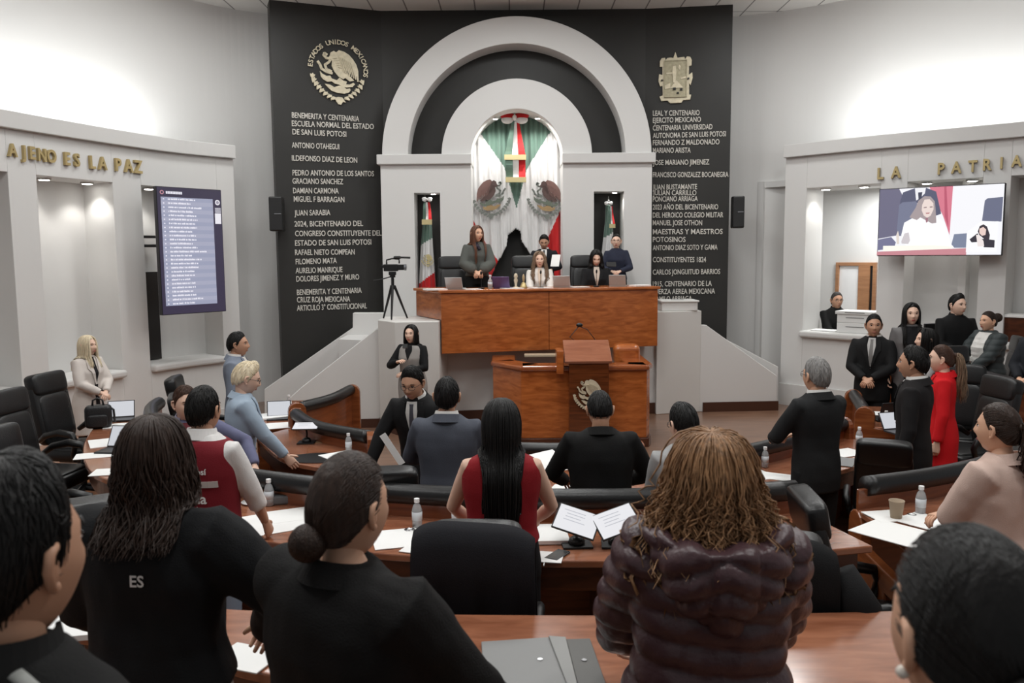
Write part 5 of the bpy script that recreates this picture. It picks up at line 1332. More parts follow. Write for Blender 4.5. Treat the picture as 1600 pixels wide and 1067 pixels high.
def hair_long(mb, L, th, det, seed, az0=.95, wave=.0, wf=22, width=1.0, front=.0, clump=.0, part=0.0, backy=-.15, mess=.006, rs=1.0):
    r = np.random.default_rng(seed)
    def path(az, L_, rad, ph0, m=18):
        out = []; w0 = r.uniform(0, 6.28); w1 = r.uniform(0, 6.28); fr = front > 0 and abs(az) < 1.6 and r.uniform() < front
        sgn = 1 if az >= part else -1
        for t in np.linspace(ph0, 1, m):
            if t < .4:
                ph = t / .4 * PI / 2; z = None
            else: ph = PI / 2; z = -(t - .4) / .6 * L_
            tgt = az if abs(az) > az0 else sgn * az0
            a = az + (tgt - az) * sm(.1, 1.25, ph)
            p = ellp(a, max(.03, ph), 1 + (th + rad) * (.45 + .55 * sm(0, .9, ph)))
            if z is not None:
                u = -z / max(L_, 1e-3); q = sm(.10, .24, -z)
                x = p[0] * (1 + (width - 1) * sm(0, .6, u)) * (1 - clump * u * .4); y = p[1]
                if fr: y = y + (.1 - y) * q * .9
                else:
                    yb = backy - .03 * math.cos(a) * 0 - rad * .25
                    y = y * (1 - q) + (min(y, yb + .035 * (1 - abs(math.cos(a)))) if y < 0.02 else yb * .6) * q
                p = np.array([x, y, z])
            if wave:
                k = sm(.15, .6, t); p = p + k * wave * np.array([math.sin(wf * t + w0), .7 * math.cos(wf * t + w1), .35 * math.sin(wf * t * .8 + w1)])
            out.append(p)
        return out
    # inner shell
    N = 44; rows = []
    az_list = np.linspace(az0 * .98, 2 * PI - az0 * .98, N)
    for m_ in range(15):
        rows.append([])
    for a in az_list:
        aa = a if a <= PI else a - 2 * PI
        out = []
        for t in np.linspace(0.03, .97, 15):
            if t < .4: ph = t / .4 * PI / 2; z = None
            else: ph = PI / 2; z = -(t - .4) / .6 * L * .93
            p = ellp(aa, ph, 1 + th * .75 * (.45 + .55 * sm(0, .9, ph)))
            if z is not None:
                u = -z / L; q = sm(.10, .24, -z); x = p[0] * (1 + (width - 1) * sm(0, .6, u)) * .96; y = p[1]
                y = y * (1 - q) + (min(y, backy + .04 * (1 - abs(math.cos(aa)))) if y < .02 else backy * .6) * q
                p = np.array([x, y + .008, z])
            out.append(p)
        for k in range(15): rows[k].append(tuple(out[k]))
    inner = [[(x * .86, y * .86 + (-.012 if z < -.1 else 0), z * (1 if z < 0 else .93)) for x, y, z in row] for row in rows]
    ring = [o_ + i_[::-1] for o_, i_ in zip(rows, inner)]
    mb.loft(ring, True)
    # cap over the top and front hairline
    rows = []
    for i in range(9):
        k = i / 8; rows.append([tuple(ellp(a, max(.02, k * np.interp(abs(a), [0, .6, az0, az0 + .3, 3.2], [.78, .86, 1.15, 1.5, 1.6])), 1 + th * .7 * (1 - k ** 4) if k < 1 else .99)) for a in np.linspace(-PI, PI, 40, endpoint=False)])
    mb.loft(rows, True)
    for _ in range(int(950 * det)):
        az = r.uniform(-PI, PI); pth = path(az, L * r.uniform(.82, 1.03), r.uniform(-.02, .07) if not wave else r.uniform(-.05, .16), r.uniform(.0, .12))
        n = len(pth); rr = np.array([.0023 * rs] * n) * r.uniform(.7, 1.5); rr[-1] = .001; rr[-2] *= .7
        j = r.normal(size=3) * mess; mb.tube([p + j * (k / n) for k, p in enumerate(pth)], rr, 5, cap=False)

def hair_tied(mb, th, det, seed, tie=(PI, 1.75), kind='bun', L=.4, bun=.045, rs=1.0, tb=None):
    r = np.random.default_rng(seed)
    hair_short(mb, th, 0, seed, top=.0, hl=[.80, .84, .98, 1.18, 1.5, 1.66, 2.05, 2.12])
    T = ellp(tie[0], tie[1], 1.03)
    HLX = [0, .5, .9, 1.2, 1.45, 1.75, 2.3, 3.15]; HLY = [.80, .84, .98, 1.18, 1.5, 1.66, 2.05, 2.12]
    td = T / np.array([E0, E1, E2]); td /= np.linalg.norm(td)
    for _ in range(int(700 * det)):
        a = r.uniform(-PI, PI); ph = np.interp(abs(a), HLX, HLY) * r.uniform(.55, .99); p0 = ellp(a, ph) / np.array([E0, E1, E2]); p0 /= np.linalg.norm(p0)
        om = math.acos(np.clip(p0 @ td, -1, 1)); path = []
        for t in np.linspace(0, .98, 9):
            q = (math.sin((1 - t) * om) * p0 + math.sin(t * om) * td) / max(1e-4, math.sin(om)); path.append(q * np.array([E0, E1, E2]) * (1 + th * (.3 + .7 * math.sin(PI * min(t + .15, .9))) + .012))
        mb.tube(path, [q_ * rs for q_ in (.001, .0018, .002, .002, .002, .002, .002, .0018, .0015)], 4, cap=False)
    out = np.array([math.sin(tie[0]) , math.cos(tie[0]), 0.0])
    if kind == 'bun':
        C = T + out * bun * .45; mb.ell(tuple(C), (bun, bun, bun * .95), 16, 10)
        for _ in range(int(110 * det) + 8):
            ax = r.normal(size=3); ax /= np.linalg.norm(ax); u = np.cross(ax, [0.3, .9, .1]); u /= np.linalg.norm(u); v = np.cross(ax, u); ph = r.uniform(0, 6.28)
            mb.tube([C + bun * 1.03 * (math.cos(ph + t) * u + math.sin(ph + t) * v) + ax * bun * .15 for t in np.linspace(0, 3.6, 10)], .003, 5, cap=False)
    else:
        mb.ell(tuple(T), (.022, .022, .022), 12, 8); mb = tb or mb
        for _ in range(int(260 * det) + 30):
            w = r.normal(size=3) * .016; ph = r.uniform(0, 6.28); l = L * r.uniform(.75, 1.05); path = []
            for t in np.linspace(0, 1, 12):
                p = T + out * (.045 * math.sin(PI * min(1, t * 1.6) * .5) + .012) + np.array([0, 0, .03 * math.sin(PI * min(1, t * 2.2)) - l * t ** 1.3]) + w * (.35 + t * 1.6) * (1 - .5 * t ** 4)
                p[:2] += .012 * t * np.array([math.sin(9 * t + ph), math.cos(9 * t + ph)]); path.append(p)
            mb.tube(path, [.0028] * 10 + [.002, .0007], 5, cap=False)

def person(label, head, floor, H, yaw, sex='m', girth=1.0, lean=0.0, hyaw=0.0, hpitch=0.0, arms=('down', 'down'), skin='mid', hair=('short', HB, {}), top=None, legs=(30, 30, 32), shoes=(20, 18, 18), Y=None, sit=False,
           glasses=False, det=.5, vox=.012, seed=1, curl=.5, extras=None, shw=1.0, hs=1.07, roll=0.0, wr=None, wl=None, hd=None):
    top = dict(top or {})
    if max(top['col']) < 60: top['col'] = tuple(int(v * .66) for v in top['col'])
    if max(legs) < 60: legs = tuple(int(v * .7) for v in legs)
    s = H / 1.70; lean = R(lean); rz = R(yaw)
    sitdz = -.40 if sit else 0.0
    def T(p):
        x, y, z = p; k = float(sm(.82, 1.08, z)); a = -lean * k; zz = z - .95
        c, q = math.cos(a), math.sin(a)
        y2 = y * c - zz * q if k > 0 else y; z2 = y * q + zz * c if k > 0 else zz
        return Vector((x * s, y2 * s, (z2 + .95 + sitdz) * s))
    HC = T((0, .022, 1.700 - .118 * hs)); HM = Matrix.Translation(HC) @ Matrix.Rotation(R(hyaw), 4, 'Z') @ Matrix.Rotation(R(hpitch) - lean * .35, 4, 'X') @ Matrix.Rotation(R(roll), 4, 'Y') @ Matrix.Scale(s * hs, 4)
    tp = HM @ Vector((0, 0, .118))
    c, q = math.cos(rz), math.sin(rz)
    if Y is not None:
        hit = D(head[0], head[1], Y); base = Vector((hit.x - (tp.x * c - tp.y * q), hit.y - (tp.x * q + tp.y * c), floor))
    else:
        hit = G(head[0], head[1], floor + tp.z); base = Vector((hit.x - (tp.x * c - tp.y * q), hit.y - (tp.x * q + tp.y * c), floor))
    t = thing('person', label, 'person', base, rz)
    gx = girth
    # ---- arms by two-bone reach
    J = {}
    for sd, pose, wov in ((1, arms[0], wr), (-1, arms[1], wl)):
        (wx, wy, wz), (hx, hy, hz) = ARMS[pose]
        if wov: wx, wy, wz = wov
        sw = (.172 if sex == 'm' else .152) * shw * (1 + .5 * (gx - 1))
        S = Vector(T((sd * sw, -.01, 1.372))); W = Vector(T((sd * wx, wy, wz)))
        W = T((sd * wx * (1 + .6 * (gx - 1)), wy + .1 * (gx - 1), wz))
        a, b_ = .285 * s, .25 * s; dv = W - S; d = min(dv.length, (a + b_) * .995); dv = dv.normalized(); W = S + dv * d
        x = (a * a - b_ * b_ + d * d) / (2 * d); h = math.sqrt(max(0, a * a - x * x)); hint = Vector((sd * hx, hy, hz)); hint = (hint - dv * hint.dot(dv)).normalized()
        J[sd] = (S, S + dv * x + hint * h, W)
    # ---- skin body
    SK = SKIN[skin]; mb = MB()
    rings = []
    for (z, w, f, b_) in PROF[sex]:
        if z < .8: z = .8
        k = min(1, (1.46 - z) * 4)
        rings.append([tuple(T(p)) for p in sring(max(.05, w * (1 + (gx - 1) * k) - .016), max(.045, f * (1 + (gx - 1) * k) - .016), max(.045, b_ * gx - .016), z, 20)])
    mb.loft(rings)
    nk = .058 if sex == 'm' else .047
    mb.tube([tuple(T((0, -.012, 1.38))), tuple(T((0, -.01, 1.44))), tuple(HM @ Vector((0, -.022, -.07))), tuple(HM @ Vector((0, -.012, -.01)))], [nk * 1.3 * s, nk * s, nk * .98 * s, nk * .9 * s], 16)
    if sit:
        for sd in (-1, 1): mb.tube([tuple(T((sd * .09, .0, .88))), tuple(T((sd * .11, .22, .90))), tuple(T((sd * .12, .42, .9))), tuple(T((sd * .12, .44, .66))), tuple(T((sd * .12, .42, .46)))], [.085 * s, .08 * s, .062 * s, .055 * s, .04 * s], 12)
    else:
        for sd in (-1, 1): mb.tube([tuple(T((sd * .085, 0, .86))), tuple(T((sd * .095, .01, .66))), tuple(T((sd * .098, .012, .48))), tuple(T((sd * .1, -.01, .3))), tuple(T((sd * .1, -.015, .09))), tuple(T((sd * .1, .03, .04)))], [.082 * s, .076 * s, .055 * s, .052 * s, .036 * s, .034 * s], 12)
    for sd in (-1, 1):
        S, E, W = J[sd]; mb.tube([tuple(S + Vector((-sd * .05 * s, 0, 0))), tuple(S), tuple(S.lerp(E, .5)), tuple(E), tuple(E.lerp(W, .4)), tuple(W)], [.05 * s, .05 * s, .045 * s, .037 * s, .038 * s, .025 * s], 12)
    V, N, F = remesh(mb, vox, 4)
    hb = head_mesh(sex); tot = MB(); tot.v = [tuple(p) for p in V]; tot.f = F; tot.m = [0] * len(F)
    tot.add([HM @ Vector(p) for p in hb.v], hb.f)
    for sd in (-1, 1):
        S, E, W = J[sd]; d = (W - E).normalized(); nn = Vector((-sd * 1.0, .2, -.3)) if abs(d.z) > .7 else Vector((0, 0, -1)) + Vector((-sd * .5, 0, 0))
        if hd and sd in hd: d = Vector(hd[sd]).normalized()
        hand(tot, W, d, nn, 1 if nn.dot(Vector((0, 0, 1))) > 5 else sd, curl, s)
    body = link('body', tot.mesh('body', SK, True), t)
    # ---- face
    for sd in (-1, 1):
        b = MB(); b.ell((sd * .031, .0735, .012), (.0125, .009, .0052), 12, 8, M=HM); e = b.build('eye', EYEW, t, smooth=True)
        b = MB(); b.ell((sd * .031, .0805, .012), (.0066, .0034, .0052), 10, 6, M=HM); b.tube([HM @ Vector((sd * .019, .0805, .0145)), HM @ Vector((sd * .031, .0828, .0185)), HM @ Vector((sd * .044, .0765, .0145))], .0022 * s, 6); b.build('iris', IRIS, e, smooth=True)
        b = MB(); b.tube([HM @ Vector((sd * .014, .0885, .030)), HM @ Vector((sd * .03, .0865, .0345)), HM @ Vector((sd * .048, .0755, .029))], [.0026 * s, .0032 * s, .0016 * s], 6); b.build('eyebrow', hair[1] if hair[1] not in (HGR, HBL) else HBR, t, smooth=True)
    b = MB(); b.ell((0, .0885, -.0525), (.020, .005, .0036), 14, 8, M=HM); b.ell((0, .0885, -.0600), (.017, .0055, .0044), 14, 8, M=HM); b.build('lips', LIPS[sex], t, smooth=True)
    if glasses:
        b = MB()
        for sd in (-1, 1):
            b.tube([HM @ Vector((sd * .032 + .022 * math.cos(a), .1005 - .012 * abs(math.cos(a)) * (1 if math.cos(a) * sd > 0 else 0), .008 + .016 * math.sin(a))) for a in np.linspace(0, 2 * PI, 17)], .0017 * s, 6)
            b.tube([HM @ Vector((sd * .053, .09, .012)), HM @ Vector((sd * .074, .05, .014)), HM @ Vector((sd * .079, -.01, .012))], .0017 * s, 6)
        b.tube([HM @ Vector((-.01, .1005, .012)), HM @ Vector((.01, .1005, .012))], .0017 * s, 6)
        b.build('glasses', BLK, t, smooth=True)
    # ---- upper garment
    kind = top.get('kind', 'jacket'); col = top['col']; hem = top.get('hem', .74); sl = top.get('sleeve', 'long'); off = top.get('off', .016); flare = top.get('flare', 0.0); neck = top.get('neck', 1.46)
    mb = MB(); rings = []
    zs = sorted(set([hem] + [z for z in np.arange(.40, .75, .08) if z > hem + .03] + [p[0] for p in PROF[sex] if p[0] > hem + .02 and p[0] <= neck] + [neck]))
    for z in zs:
        w, f, b_ = prof_at(sex, max(z, .70)); k = min(1, (1.46 - z) * 4) if z < 1.46 else 0
        g = 1 + (gx - 1) * k; fl = flare * max(0, (1.0 - z)) / .4; sh = 1 + (shw - 1) * float(sm(1.1, 1.3, z))
        rings.append([tuple(T(p)) for p in sring(w * g * sh + off + fl * .06, f * g + off + fl * .05, b_ * g + off + fl * .05, z)])
    mb.loft(rings)
    r0 = top.get('arm', 1.0)
    for sd in (-1, 1):
        if sl == 'none': continue
        S, E, W = J[sd]; a = S + Vector((-sd * .06 * s, 0, -.01 * s))
        wEnd = W - (W - E).normalized() * .01 * s
        if sl == 'long': pth = [a, S, S.lerp(E, .35), S.lerp(E, .75), E + (E - (S + W) / 2).normalized() * .004, E.lerp(wEnd, .3), E.lerp(wEnd, .7), wEnd]; rr = [.062, .072, .066, .06, .057, .055, .049, .045]
        elif sl == 'rolled': wEnd = E.lerp(W, .45); pth = [a, S, S.lerp(E, .35), S.lerp(E, .75), E, E.lerp(wEnd, .5), wEnd]; rr = [.062, .07, .064, .06, .057, .055, .056]
        elif sl == 'bishop': pth = [a, S, S.lerp(E, .4), E, E.lerp(wEnd, .4), E.lerp(wEnd, .75), wEnd]; rr = [.06, .075, .078, .082, .09, .085, .046]
        else: wEnd = S.lerp(E, .25); pth = [a, S, wEnd]; rr = [.058, .066, .06]
        rr = [x * s * r0 * (1 + .5 * (gx - 1)) + (off - .016) for x in rr]
        mb.tube([tuple(x) for x in pth], rr, 14)
    gv = top.get('vox', vox)
    V, N, F = remesh(mb, gv, 5)
    if kind == 'puffer':
        zz = V[:, 2] / s; am = .5 + .5 * np.abs(np.sin(zz * PI / top.get('ridge', .075) + 1.2 * np.sin(V[:, 0] * 3))) ** .6
        V = V + N * ((am - .6) * top.get('amp', .03))[:, None]
        V = wrinkle(V, N, .008, 26, seed)
    else: V = wrinkle(wrinkle(V, N, top.get('wr', .008), 9, seed), N, top.get('wr', .008) * .45, 24, seed + 1)
    MT = top.get('m') or mat('cloth_%d_%d_%d' % tuple(col), col, top.get('rough', .8), top.get('spec', .25), bump=.25, bscale=240, sheen=top.get('sheen', 0))
    gname = top.get('name', kind)
    g = link(gname, np_mesh(gname, V, F, MT), t)
    if top.get('vest'):
        vc = top['vest']; mb = MB(); rg = []
        for z in [vc['hem']] + [p[0] for p in PROF[sex] if p[0] > vc['hem'] + .02 and p[0] < 1.45]:
            w, f, b_ = prof_at(sex, max(z, .7)); k = min(1, (1.46 - z) * 4); gg = 1 + (gx - 1) * k
            nar = 1 - .10 * float(sm(1.2, 1.34, z))
            rg.append([tuple(T(p)) for p in sring((w * gg + off + .014) * nar, f * gg + off + .016, b_ * gg + off + .016, z)])
        mb.loft(rg); V, N, F = remesh(mb, gv, 4); V = wrinkle(V, N, .005, 9, seed + 9)
        MT = mat('vest_%d_%d_%d' % tuple(vc['col']), vc['col'], .75, .25, bump=.2, bscale=200)
        g = link('vest', np_mesh('vest', V, F, MT), t)
    bvh = BVHTree.FromPolygons([Vector(p) for p in V], F)
    # ---- hair
    st, hm_, kw = hair; b = MB()
    kw = dict(kw)
    if st == 'short': hair_short(b, kw.pop('th', .09), det, seed, **kw)
    elif st == 'long': hair_long(b, kw.pop('L', .4), kw.pop('th', .12), det, seed, **kw)
    else:
        tm = kw.pop('tail_m', None); tb = MB() if tm else None
        hair_tied(b, kw.pop('th', .05), det, seed, kind=st, tb=tb, **kw)
        if tm: tb.v = [tuple(HM @ Vector(p)) for p in tb.v]; link('ponytail', tb.mesh('ponytail', tm, True), t)['label'] = 'fair ponytail'
    HMn = Matrix.Translation(HC) @ Matrix.Rotation(R(hyaw), 4, 'Z') @ Matrix.Rotation(-lean * .6, 4, 'X') @ Matrix.Scale(s * hs, 4)
    P = np.array(b.v); A1 = np.array(HM); A2 = np.array(HMn); Q1 = P @ A1[:3, :3].T + A1[:3, 3]; Q2 = P @ A2[:3, :3].T + A2[:3, 3]
    w_ = sm(.02, .14, -P[:, 2])[:, None] if st != 'short' else np.zeros((len(P), 1)); Q = Q1 * (1 - w_) + Q2 * w_
    if st == 'long':
        rr_ = np.random.default_rng(seed + 5)
        for i_ in np.nonzero(P[:, 2] < -.10)[0]:
            co, no, fi, ds = bvh.find_nearest(Vector(Q[i_]), .2)
            if co is not None:
                dd = (Vector(Q[i_]) - co).dot(no)
                if dd < .004: Q[i_] = co + no * float(.005 + .012 * abs(math.sin(i_ * .37)))
    b.v = [tuple(p) for p in Q]
    link('hair', b.mesh('hair', hm_, True), t)
    def proj(x, z, side=1, o=.004):
        p0 = T((x, side * .6, z)); p1 = T((x, 0, z)); d = (p1 - p0).normalized()
        h = bvh.ray_cast(p0, d)
        return (h[0] - d * o * s) if h[0] is not None else None
    def patch(name, poly, m, side=1, o=.004, th=.004, n=12, parent=g):
        """a strip given by left and right edges (z, x0, x1), laid on the garment"""
        vs = []; K = 7
        Z = [p[0] for p in poly]
        for i in range(n + 1):
            k = i / n; z = Z[0] + (Z[-1] - Z[0]) * k; xa = np.interp(-z, [-q_ for q_ in Z], [p[1] for p in poly]); xb = np.interp(-z, [-q_ for q_ in Z], [p[2] for p in poly])
            row = [proj(xa + (xb - xa) * j / K, z, side, o) for j in range(K + 1)]
            if any(r_ is None for r_ in row): continue
            vs.append(row)
        if len(vs) < 2: return None
        b = MB(); dv = (T((0, side * .1, 1.2)) - T((0, 0, 1.2))).normalized() * th * s
        rg = [[tuple(p + dv) for p in row] + [tuple(p - dv * .5) for p in row[::-1]] for row in vs]
        b.loft(rg, True); return b.build(name, m, parent, smooth=False)
    lap = top.get('lapel'); sv = top.get('vz', 1.12)
    if top.get('shirt'):
        SM = mat('shirt_%d_%d_%d' % tuple(top['shirt']), top['shirt'], .75, .2, bump=.1, bscale=200)
        vw = top.get('vw', .06)
        patch('shirt_front', [(1.445, -vw * .8, vw * .8), (1.36, -vw, vw), (sv, -.004, .004)], SM, o=.003)
    if top.get('open'):     # garment worn open: a strip of the under-layer all the way down
        SM = mat('under_%d_%d_%d' % tuple(top['open']), top['open'], .8, .2, bump=.1, bscale=200); ow = top.get('openw', .05)
        patch('underlayer', [(1.44, -ow, ow), (1.2, -ow * 1.1, ow * 1.1), (max(hem + .02, .8), -ow * 1.3, ow * 1.3)], SM, o=.003, n=20)
    if top.get('tie'):
        TM = mat('tie_%d_%d_%d' % tuple(top['tie']), top['tie'], .5); patch('necktie', [(1.43, -.016, .016), (1.405, -.013, .013), (sv + .03, -.026, .026)], TM, o=.008)
    if lap:
        LM = MT
        for sd in (-1, 1):
            e = [(1.44, sd * .055, sd * .085), (1.38, sd * .052, sd * .10), (1.30, sd * .04, sd * .105), (1.285, sd * .037, sd * .082), (sv, sd * .002, sd * .016)]
            if sd < 0: e = [(z, b_, a) for z, a, b_ in e]
            patch('lapel', e, LM, o=.01, th=.005)
        for z in (sv - .02, sv - .12):
            p = proj(.0, z, 1, .006); b = MB()
            if p is not None: b.ell(tuple(p), (.009 * s, .004 * s, .009 * s), 10, 6); b.build('button', BLK, g, smooth=True)
    if top.get('collar'):
        CM = mat('collar_%d_%d_%d' % tuple(top['collar']), top['collar'], .7, .2); b = MB(); rg = []
        for j in range(25):
            a = R(35) + (2 * PI - R(70)) * j / 24 + PI / 2; x, y = math.cos(a), math.sin(a)
            rg.append([tuple(T((x * r_ * q_, -.012 + y * r_ * 1.0 + (z - 1.44) * .2, z + dz * (-.5 * y)))) for q_, r_, z, dz in ((1, nk + .012, 1.425, .02), (1, nk + .010, 1.482, .02), (1, nk + .017, 1.484, .02), (1.02, nk + .034, 1.428, .02))])
        b.loft(rg, True); b.build('collar', CM, g, smooth=False)
    if top.get('jcollar'):
        b = MB(); rg = []
        for j in range(25):
            a = R(62) + (2 * PI - R(124)) * j / 24 + PI / 2; x, y = math.cos(a), math.sin(a)
            rg.append([tuple(T((x * r_, -.014 + y * r_, z - .016 * y))) for r_, z in ((nk + .02, 1.41), (nk + .018, 1.462), (nk + .026, 1.464), (nk + .056, 1.412))])
        b.loft(rg, True); b.build('jacket_collar', MT, g, smooth=False)
    if top.get('scarf'):
        SC = mat('scarf_%d' % top['scarf'][0], top['scarf'], .7, .2, var=.5, vscale=60); b = MB()
        b.tube([tuple(T(((nk + .016) * math.cos(a), -.008 + (nk + .016) * math.sin(a), 1.445 - .01 * math.sin(a)))) for a in np.linspace(0, 2 * PI, 21)], .017 * s, 8)
        pf = proj(0, 1.36, 1, .014)
        if pf is not None:
            b.tube([tuple(T((0, .06, 1.43))), tuple(pf + Vector((.02, 0, 0)))], [.016 * s, .03 * s], 8); b.tube([tuple(T((0, .06, 1.43))), tuple(pf + Vector((-.035, 0, -.03)))], [.016 * s, .028 * s], 8)
        b.build('scarf', SC, t, smooth=True)
    if top.get('band'):     # horizontal stripe around the garment: (z, half height, colour)
        for (z, hh, cb_) in top['band']:
            for side in (1, -1):
                patch('stripe', [(z + hh, -.15, .15), (z - hh, -.15, .15)], mat('stripe_%d' % cb_[0], cb_, .7), side=side, o=.002, n=3)
    if top.get('text'):
        for (txt, x, z, size, side) in top['text']:
            v, f = text_geo(txt, 1.0, 0, .02); w0 = v[:, 0].max(); vs = []
            for (a, b_, c_) in v:
                xx = x + (a - w0 / 2) * size * (-1 if side > 0 else 1); p = proj(xx, z + b_ * size, side, .006)
                if p is None: p = T((xx, side * .13, z + b_ * size))
                vs.append(p)
            b = MB(); b.add(vs, f); b.build('lettering', PAPER, g, fix=False)
    # ---- lower garment
    if hem > .42:
        LMt = mat('trousers_%d_%d_%d' % tuple(legs), legs, .8, .2, bump=.15, bscale=200); mb = MB()
        rg = []
        for z in (.80, .88, .97, 1.04):
            w, f, b_ = prof_at(sex, z); rg.append([tuple(T(p)) for p in sring(w * (1 + (gx - 1) * .9) + .004, f * gx + .004, b_ * gx + .004, z)])
        mb.loft(rg)
        gl = 1 + (gx - 1) * .8
        if sit:
            for sd in (-1, 1): mb.tube([tuple(T((sd * .09, -.02, .88))), tuple(T((sd * .11, .22, .9))), tuple(T((sd * .12, .42, .9))), tuple(T((sd * .12, .44, .66))), tuple(T((sd * .12, .42, .47)))], [.1 * s * gl, .096 * s * gl, .078 * s * gl, .07 * s, .062 * s], 14)
        elif top.get('skirt'):
            mb.loft([[tuple(T(p)) for p in sring(.172 * gx + .01 + (z < .6) * .01, .12 * gx, .13 * gx, z)] for z in (.45, .6, .75, .9)])
        else:
            for sd in (-1, 1): mb.tube([tuple(T((sd * .088, -.005, .9))), tuple(T((sd * .096, .005, .66))), tuple(T((sd * .1, .008, .46))), tuple(T((sd * .102, -.01, .25))), tuple(T((sd * .102, -.005, .07)))], [.1 * s * gl, .094 * s * gl, .077 * s * gl, .072 * s, .066 * s], 14)
        V, N, F = remesh(mb, max(vox, .012), 4); V = wrinkle(V, N, .005, 8, seed + 3)
        link('trousers' if not top.get('skirt') else 'skirt', np_mesh('trousers', V, F, LMt), t)
    SHM = mat('shoe_leather', shoes, .35)
    for sd in (-1, 1):
        b = MB(); dy = .42 if sit else 0; dz = -.4 if False else 0
        zo = (0.40 if sit else 0)
        rg = []
        for y, w, h in ((-.075, .028, .05), (-.05, .036, .085), (.0, .036, .09), (.06, .042, .06), (.12, .044, .045), (.165, .036, .035), (.185, .015, .025)):
            rg.append([tuple(T((sd * .102 + w * math.cos(a), y + dy, zo + (.0 if math.sin(a) < 0 else h * math.sin(a) ** .8)))) for a in np.linspace(0, 2 * PI, 14, endpoint=False)])
        b.loft(rg); b.build('shoe', SHM, t, smooth=True)
    if extras: extras(dict(t=t, T=T, s=s, HM=HM, J=J, proj=proj, patch=patch, base=base, g=g, nk=nk, SK=SK))
    return t
# ================================================================== THE CAST
def dais_person(label, head, Y, **k):
    z = D(head[0], head[1], Y).z - STAGE
    return person(label, head, STAGE, z / (1.30 if k.get('sit') else 1.70) * 1.70, k.pop('yaw', 180), Y=Y, **k)
WH = (218, 216, 212)
dais_person('person in a grey green sweater and patterned scarf standing on the dais', (745, 353), 12.85, yaw=186, sex='f', hyaw=28, arms=('clasp', 'clasp'), hair=('long', HAU, dict(L=.42, th=.10, front=.6)), top=dict(kind='sweater', col=(86, 88, 84), hem=.92, sleeve='bishop', scarf=(58, 54, 64)), seed=1, vox=.014, curl=.6)
dais_person('person in a dark suit reading a paper behind the presiding woman', (850, 367), 13.6, yaw=176, hpitch=-22, arms=('hold', 'hold'), skin='tan', hair=('short', HB, dict(th=.10, top=.05)), top=dict(kind='suit_jacket', col=(34, 36, 44), lapel=1, shirt=WH, tie=(30, 32, 40), collar=WH, jcollar=1), seed=2, vox=.014)
dais_person('person with long light brown hair in a white jacket presiding at the dais desk', (843, 394), 12.95, sit=True, sex='f', arms=('write', 'write'), hair=('long', HSD, dict(L=.34, th=.14, wave=.012, width=1.25, front=.5)), skin='light', top=dict(kind='jacket', col=(226, 222, 216), lapel=1, shirt=(214, 196, 178), vw=.035, jcollar=1), seed=3, vox=.014)
dais_person('person in a black suit looking down at the right of the dais desk', (932, 391), 12.95, sit=True, sex='f', hpitch=-22, arms=('clasp', 'clasp'), girth=1.1, skin='light', hair=('long', HB, dict(L=.22, th=.14, width=1.2, az0=.8)), top=dict(kind='suit_jacket', col=(30, 30, 33), lapel=1, shirt=(196, 182, 168), vw=.05, jcollar=1), seed=4, vox=.014)
dais_person('person in a navy long sleeved top standing with a phone on the dais', (963, 366), 13.35, yaw=172, sex='f', arms=('chest', 'chest'), wr=(.07, .26, 1.06), wl=(.07, .26, 1.06), hair=('bun', HB, dict(tie=(PI, 1.5))), skin='light', glasses=True, top=dict(kind='sweater', col=(40, 44, 60), hem=.9), legs=(22, 22, 24), seed=5, vox=.014,
            extras=lambda c: None)
person('person with long black hair and a grey vest signing in front of the pedestal', (642, 508), 0, 1.6, 164, sex='f', arms=('chest', 'clasp'), wr=(.10, .26, 1.22), wl=(.02, .25, 1.08), skin='light', hair=('long', HB, dict(L=.34, th=.10, front=.0)), top=dict(kind='blouse', col=(24, 24, 26), hem=.85, vest=dict(col=(150, 146, 142), hem=.66), shirt=(20, 20, 22), vw=.05, vz=1.24), legs=(26, 26, 28), seed=6, vox=.014, curl=.35)
person('person in a black suit and striped tie leaning forward with a paper', (641, 576), 0, 1.68, 164, lean=16, hpitch=-12, glasses=True, arms=('side', 'down'), wr=(.36, .26, .88), skin='tan', hair=('short', HB, dict(th=.12, top=.06)), top=dict(kind='suit_jacket', col=(40, 40, 41), lapel=1, shirt=WH, vw=.05, tie=(70, 70, 78), collar=WH, jcollar=1), legs=(34, 34, 36), seed=7, vox=.013)
person('person in a grey blue suit seen from behind left of the podium', (698, 591), 0, 1.68, -4, girth=1.08, arms=('hold', 'hold'), skin='tan', hair=('short', HB, dict(th=.07)), top=dict(kind='suit_jacket', col=(78, 82, 92), collar=WH, jcollar=1, hem=.70), legs=(60, 64, 72), seed=8, det=.8)
person('person with long black hair in a sleeveless red top', (783, 626), .2, 1.60, 0, sex='f', girth=1.13, hpitch=-12, arms=('hold', 'hold'), wr=(.17, .28, .99), wl=(.17, .28, .99), skin='light', hair=('long', HB, dict(L=.44, th=.13, width=.95, clump=.55, backy=-.17)), top=dict(kind='sleeveless_top', col=(140, 26, 34), sleeve='none', hem=.98, wr=.008), legs=(26, 24, 26), seed=9, det=1.2, vox=.011)
person('person in a black shirt seen from behind before the podium', (936, 613), 0, 1.62, 0, girth=1.2, lean=6, hpitch=-22, arms=('hold', 'hold'), wr=(.2, .28, 1.05), wl=(.2, .3, 1.05), skin='tan', hair=('short', HB, dict(th=.07)), top=dict(kind='shirt', col=(24, 24, 24), hem=.74, jcollar=1, wr=.009), legs=(40, 40, 42), seed=10, det=.9, vox=.012)
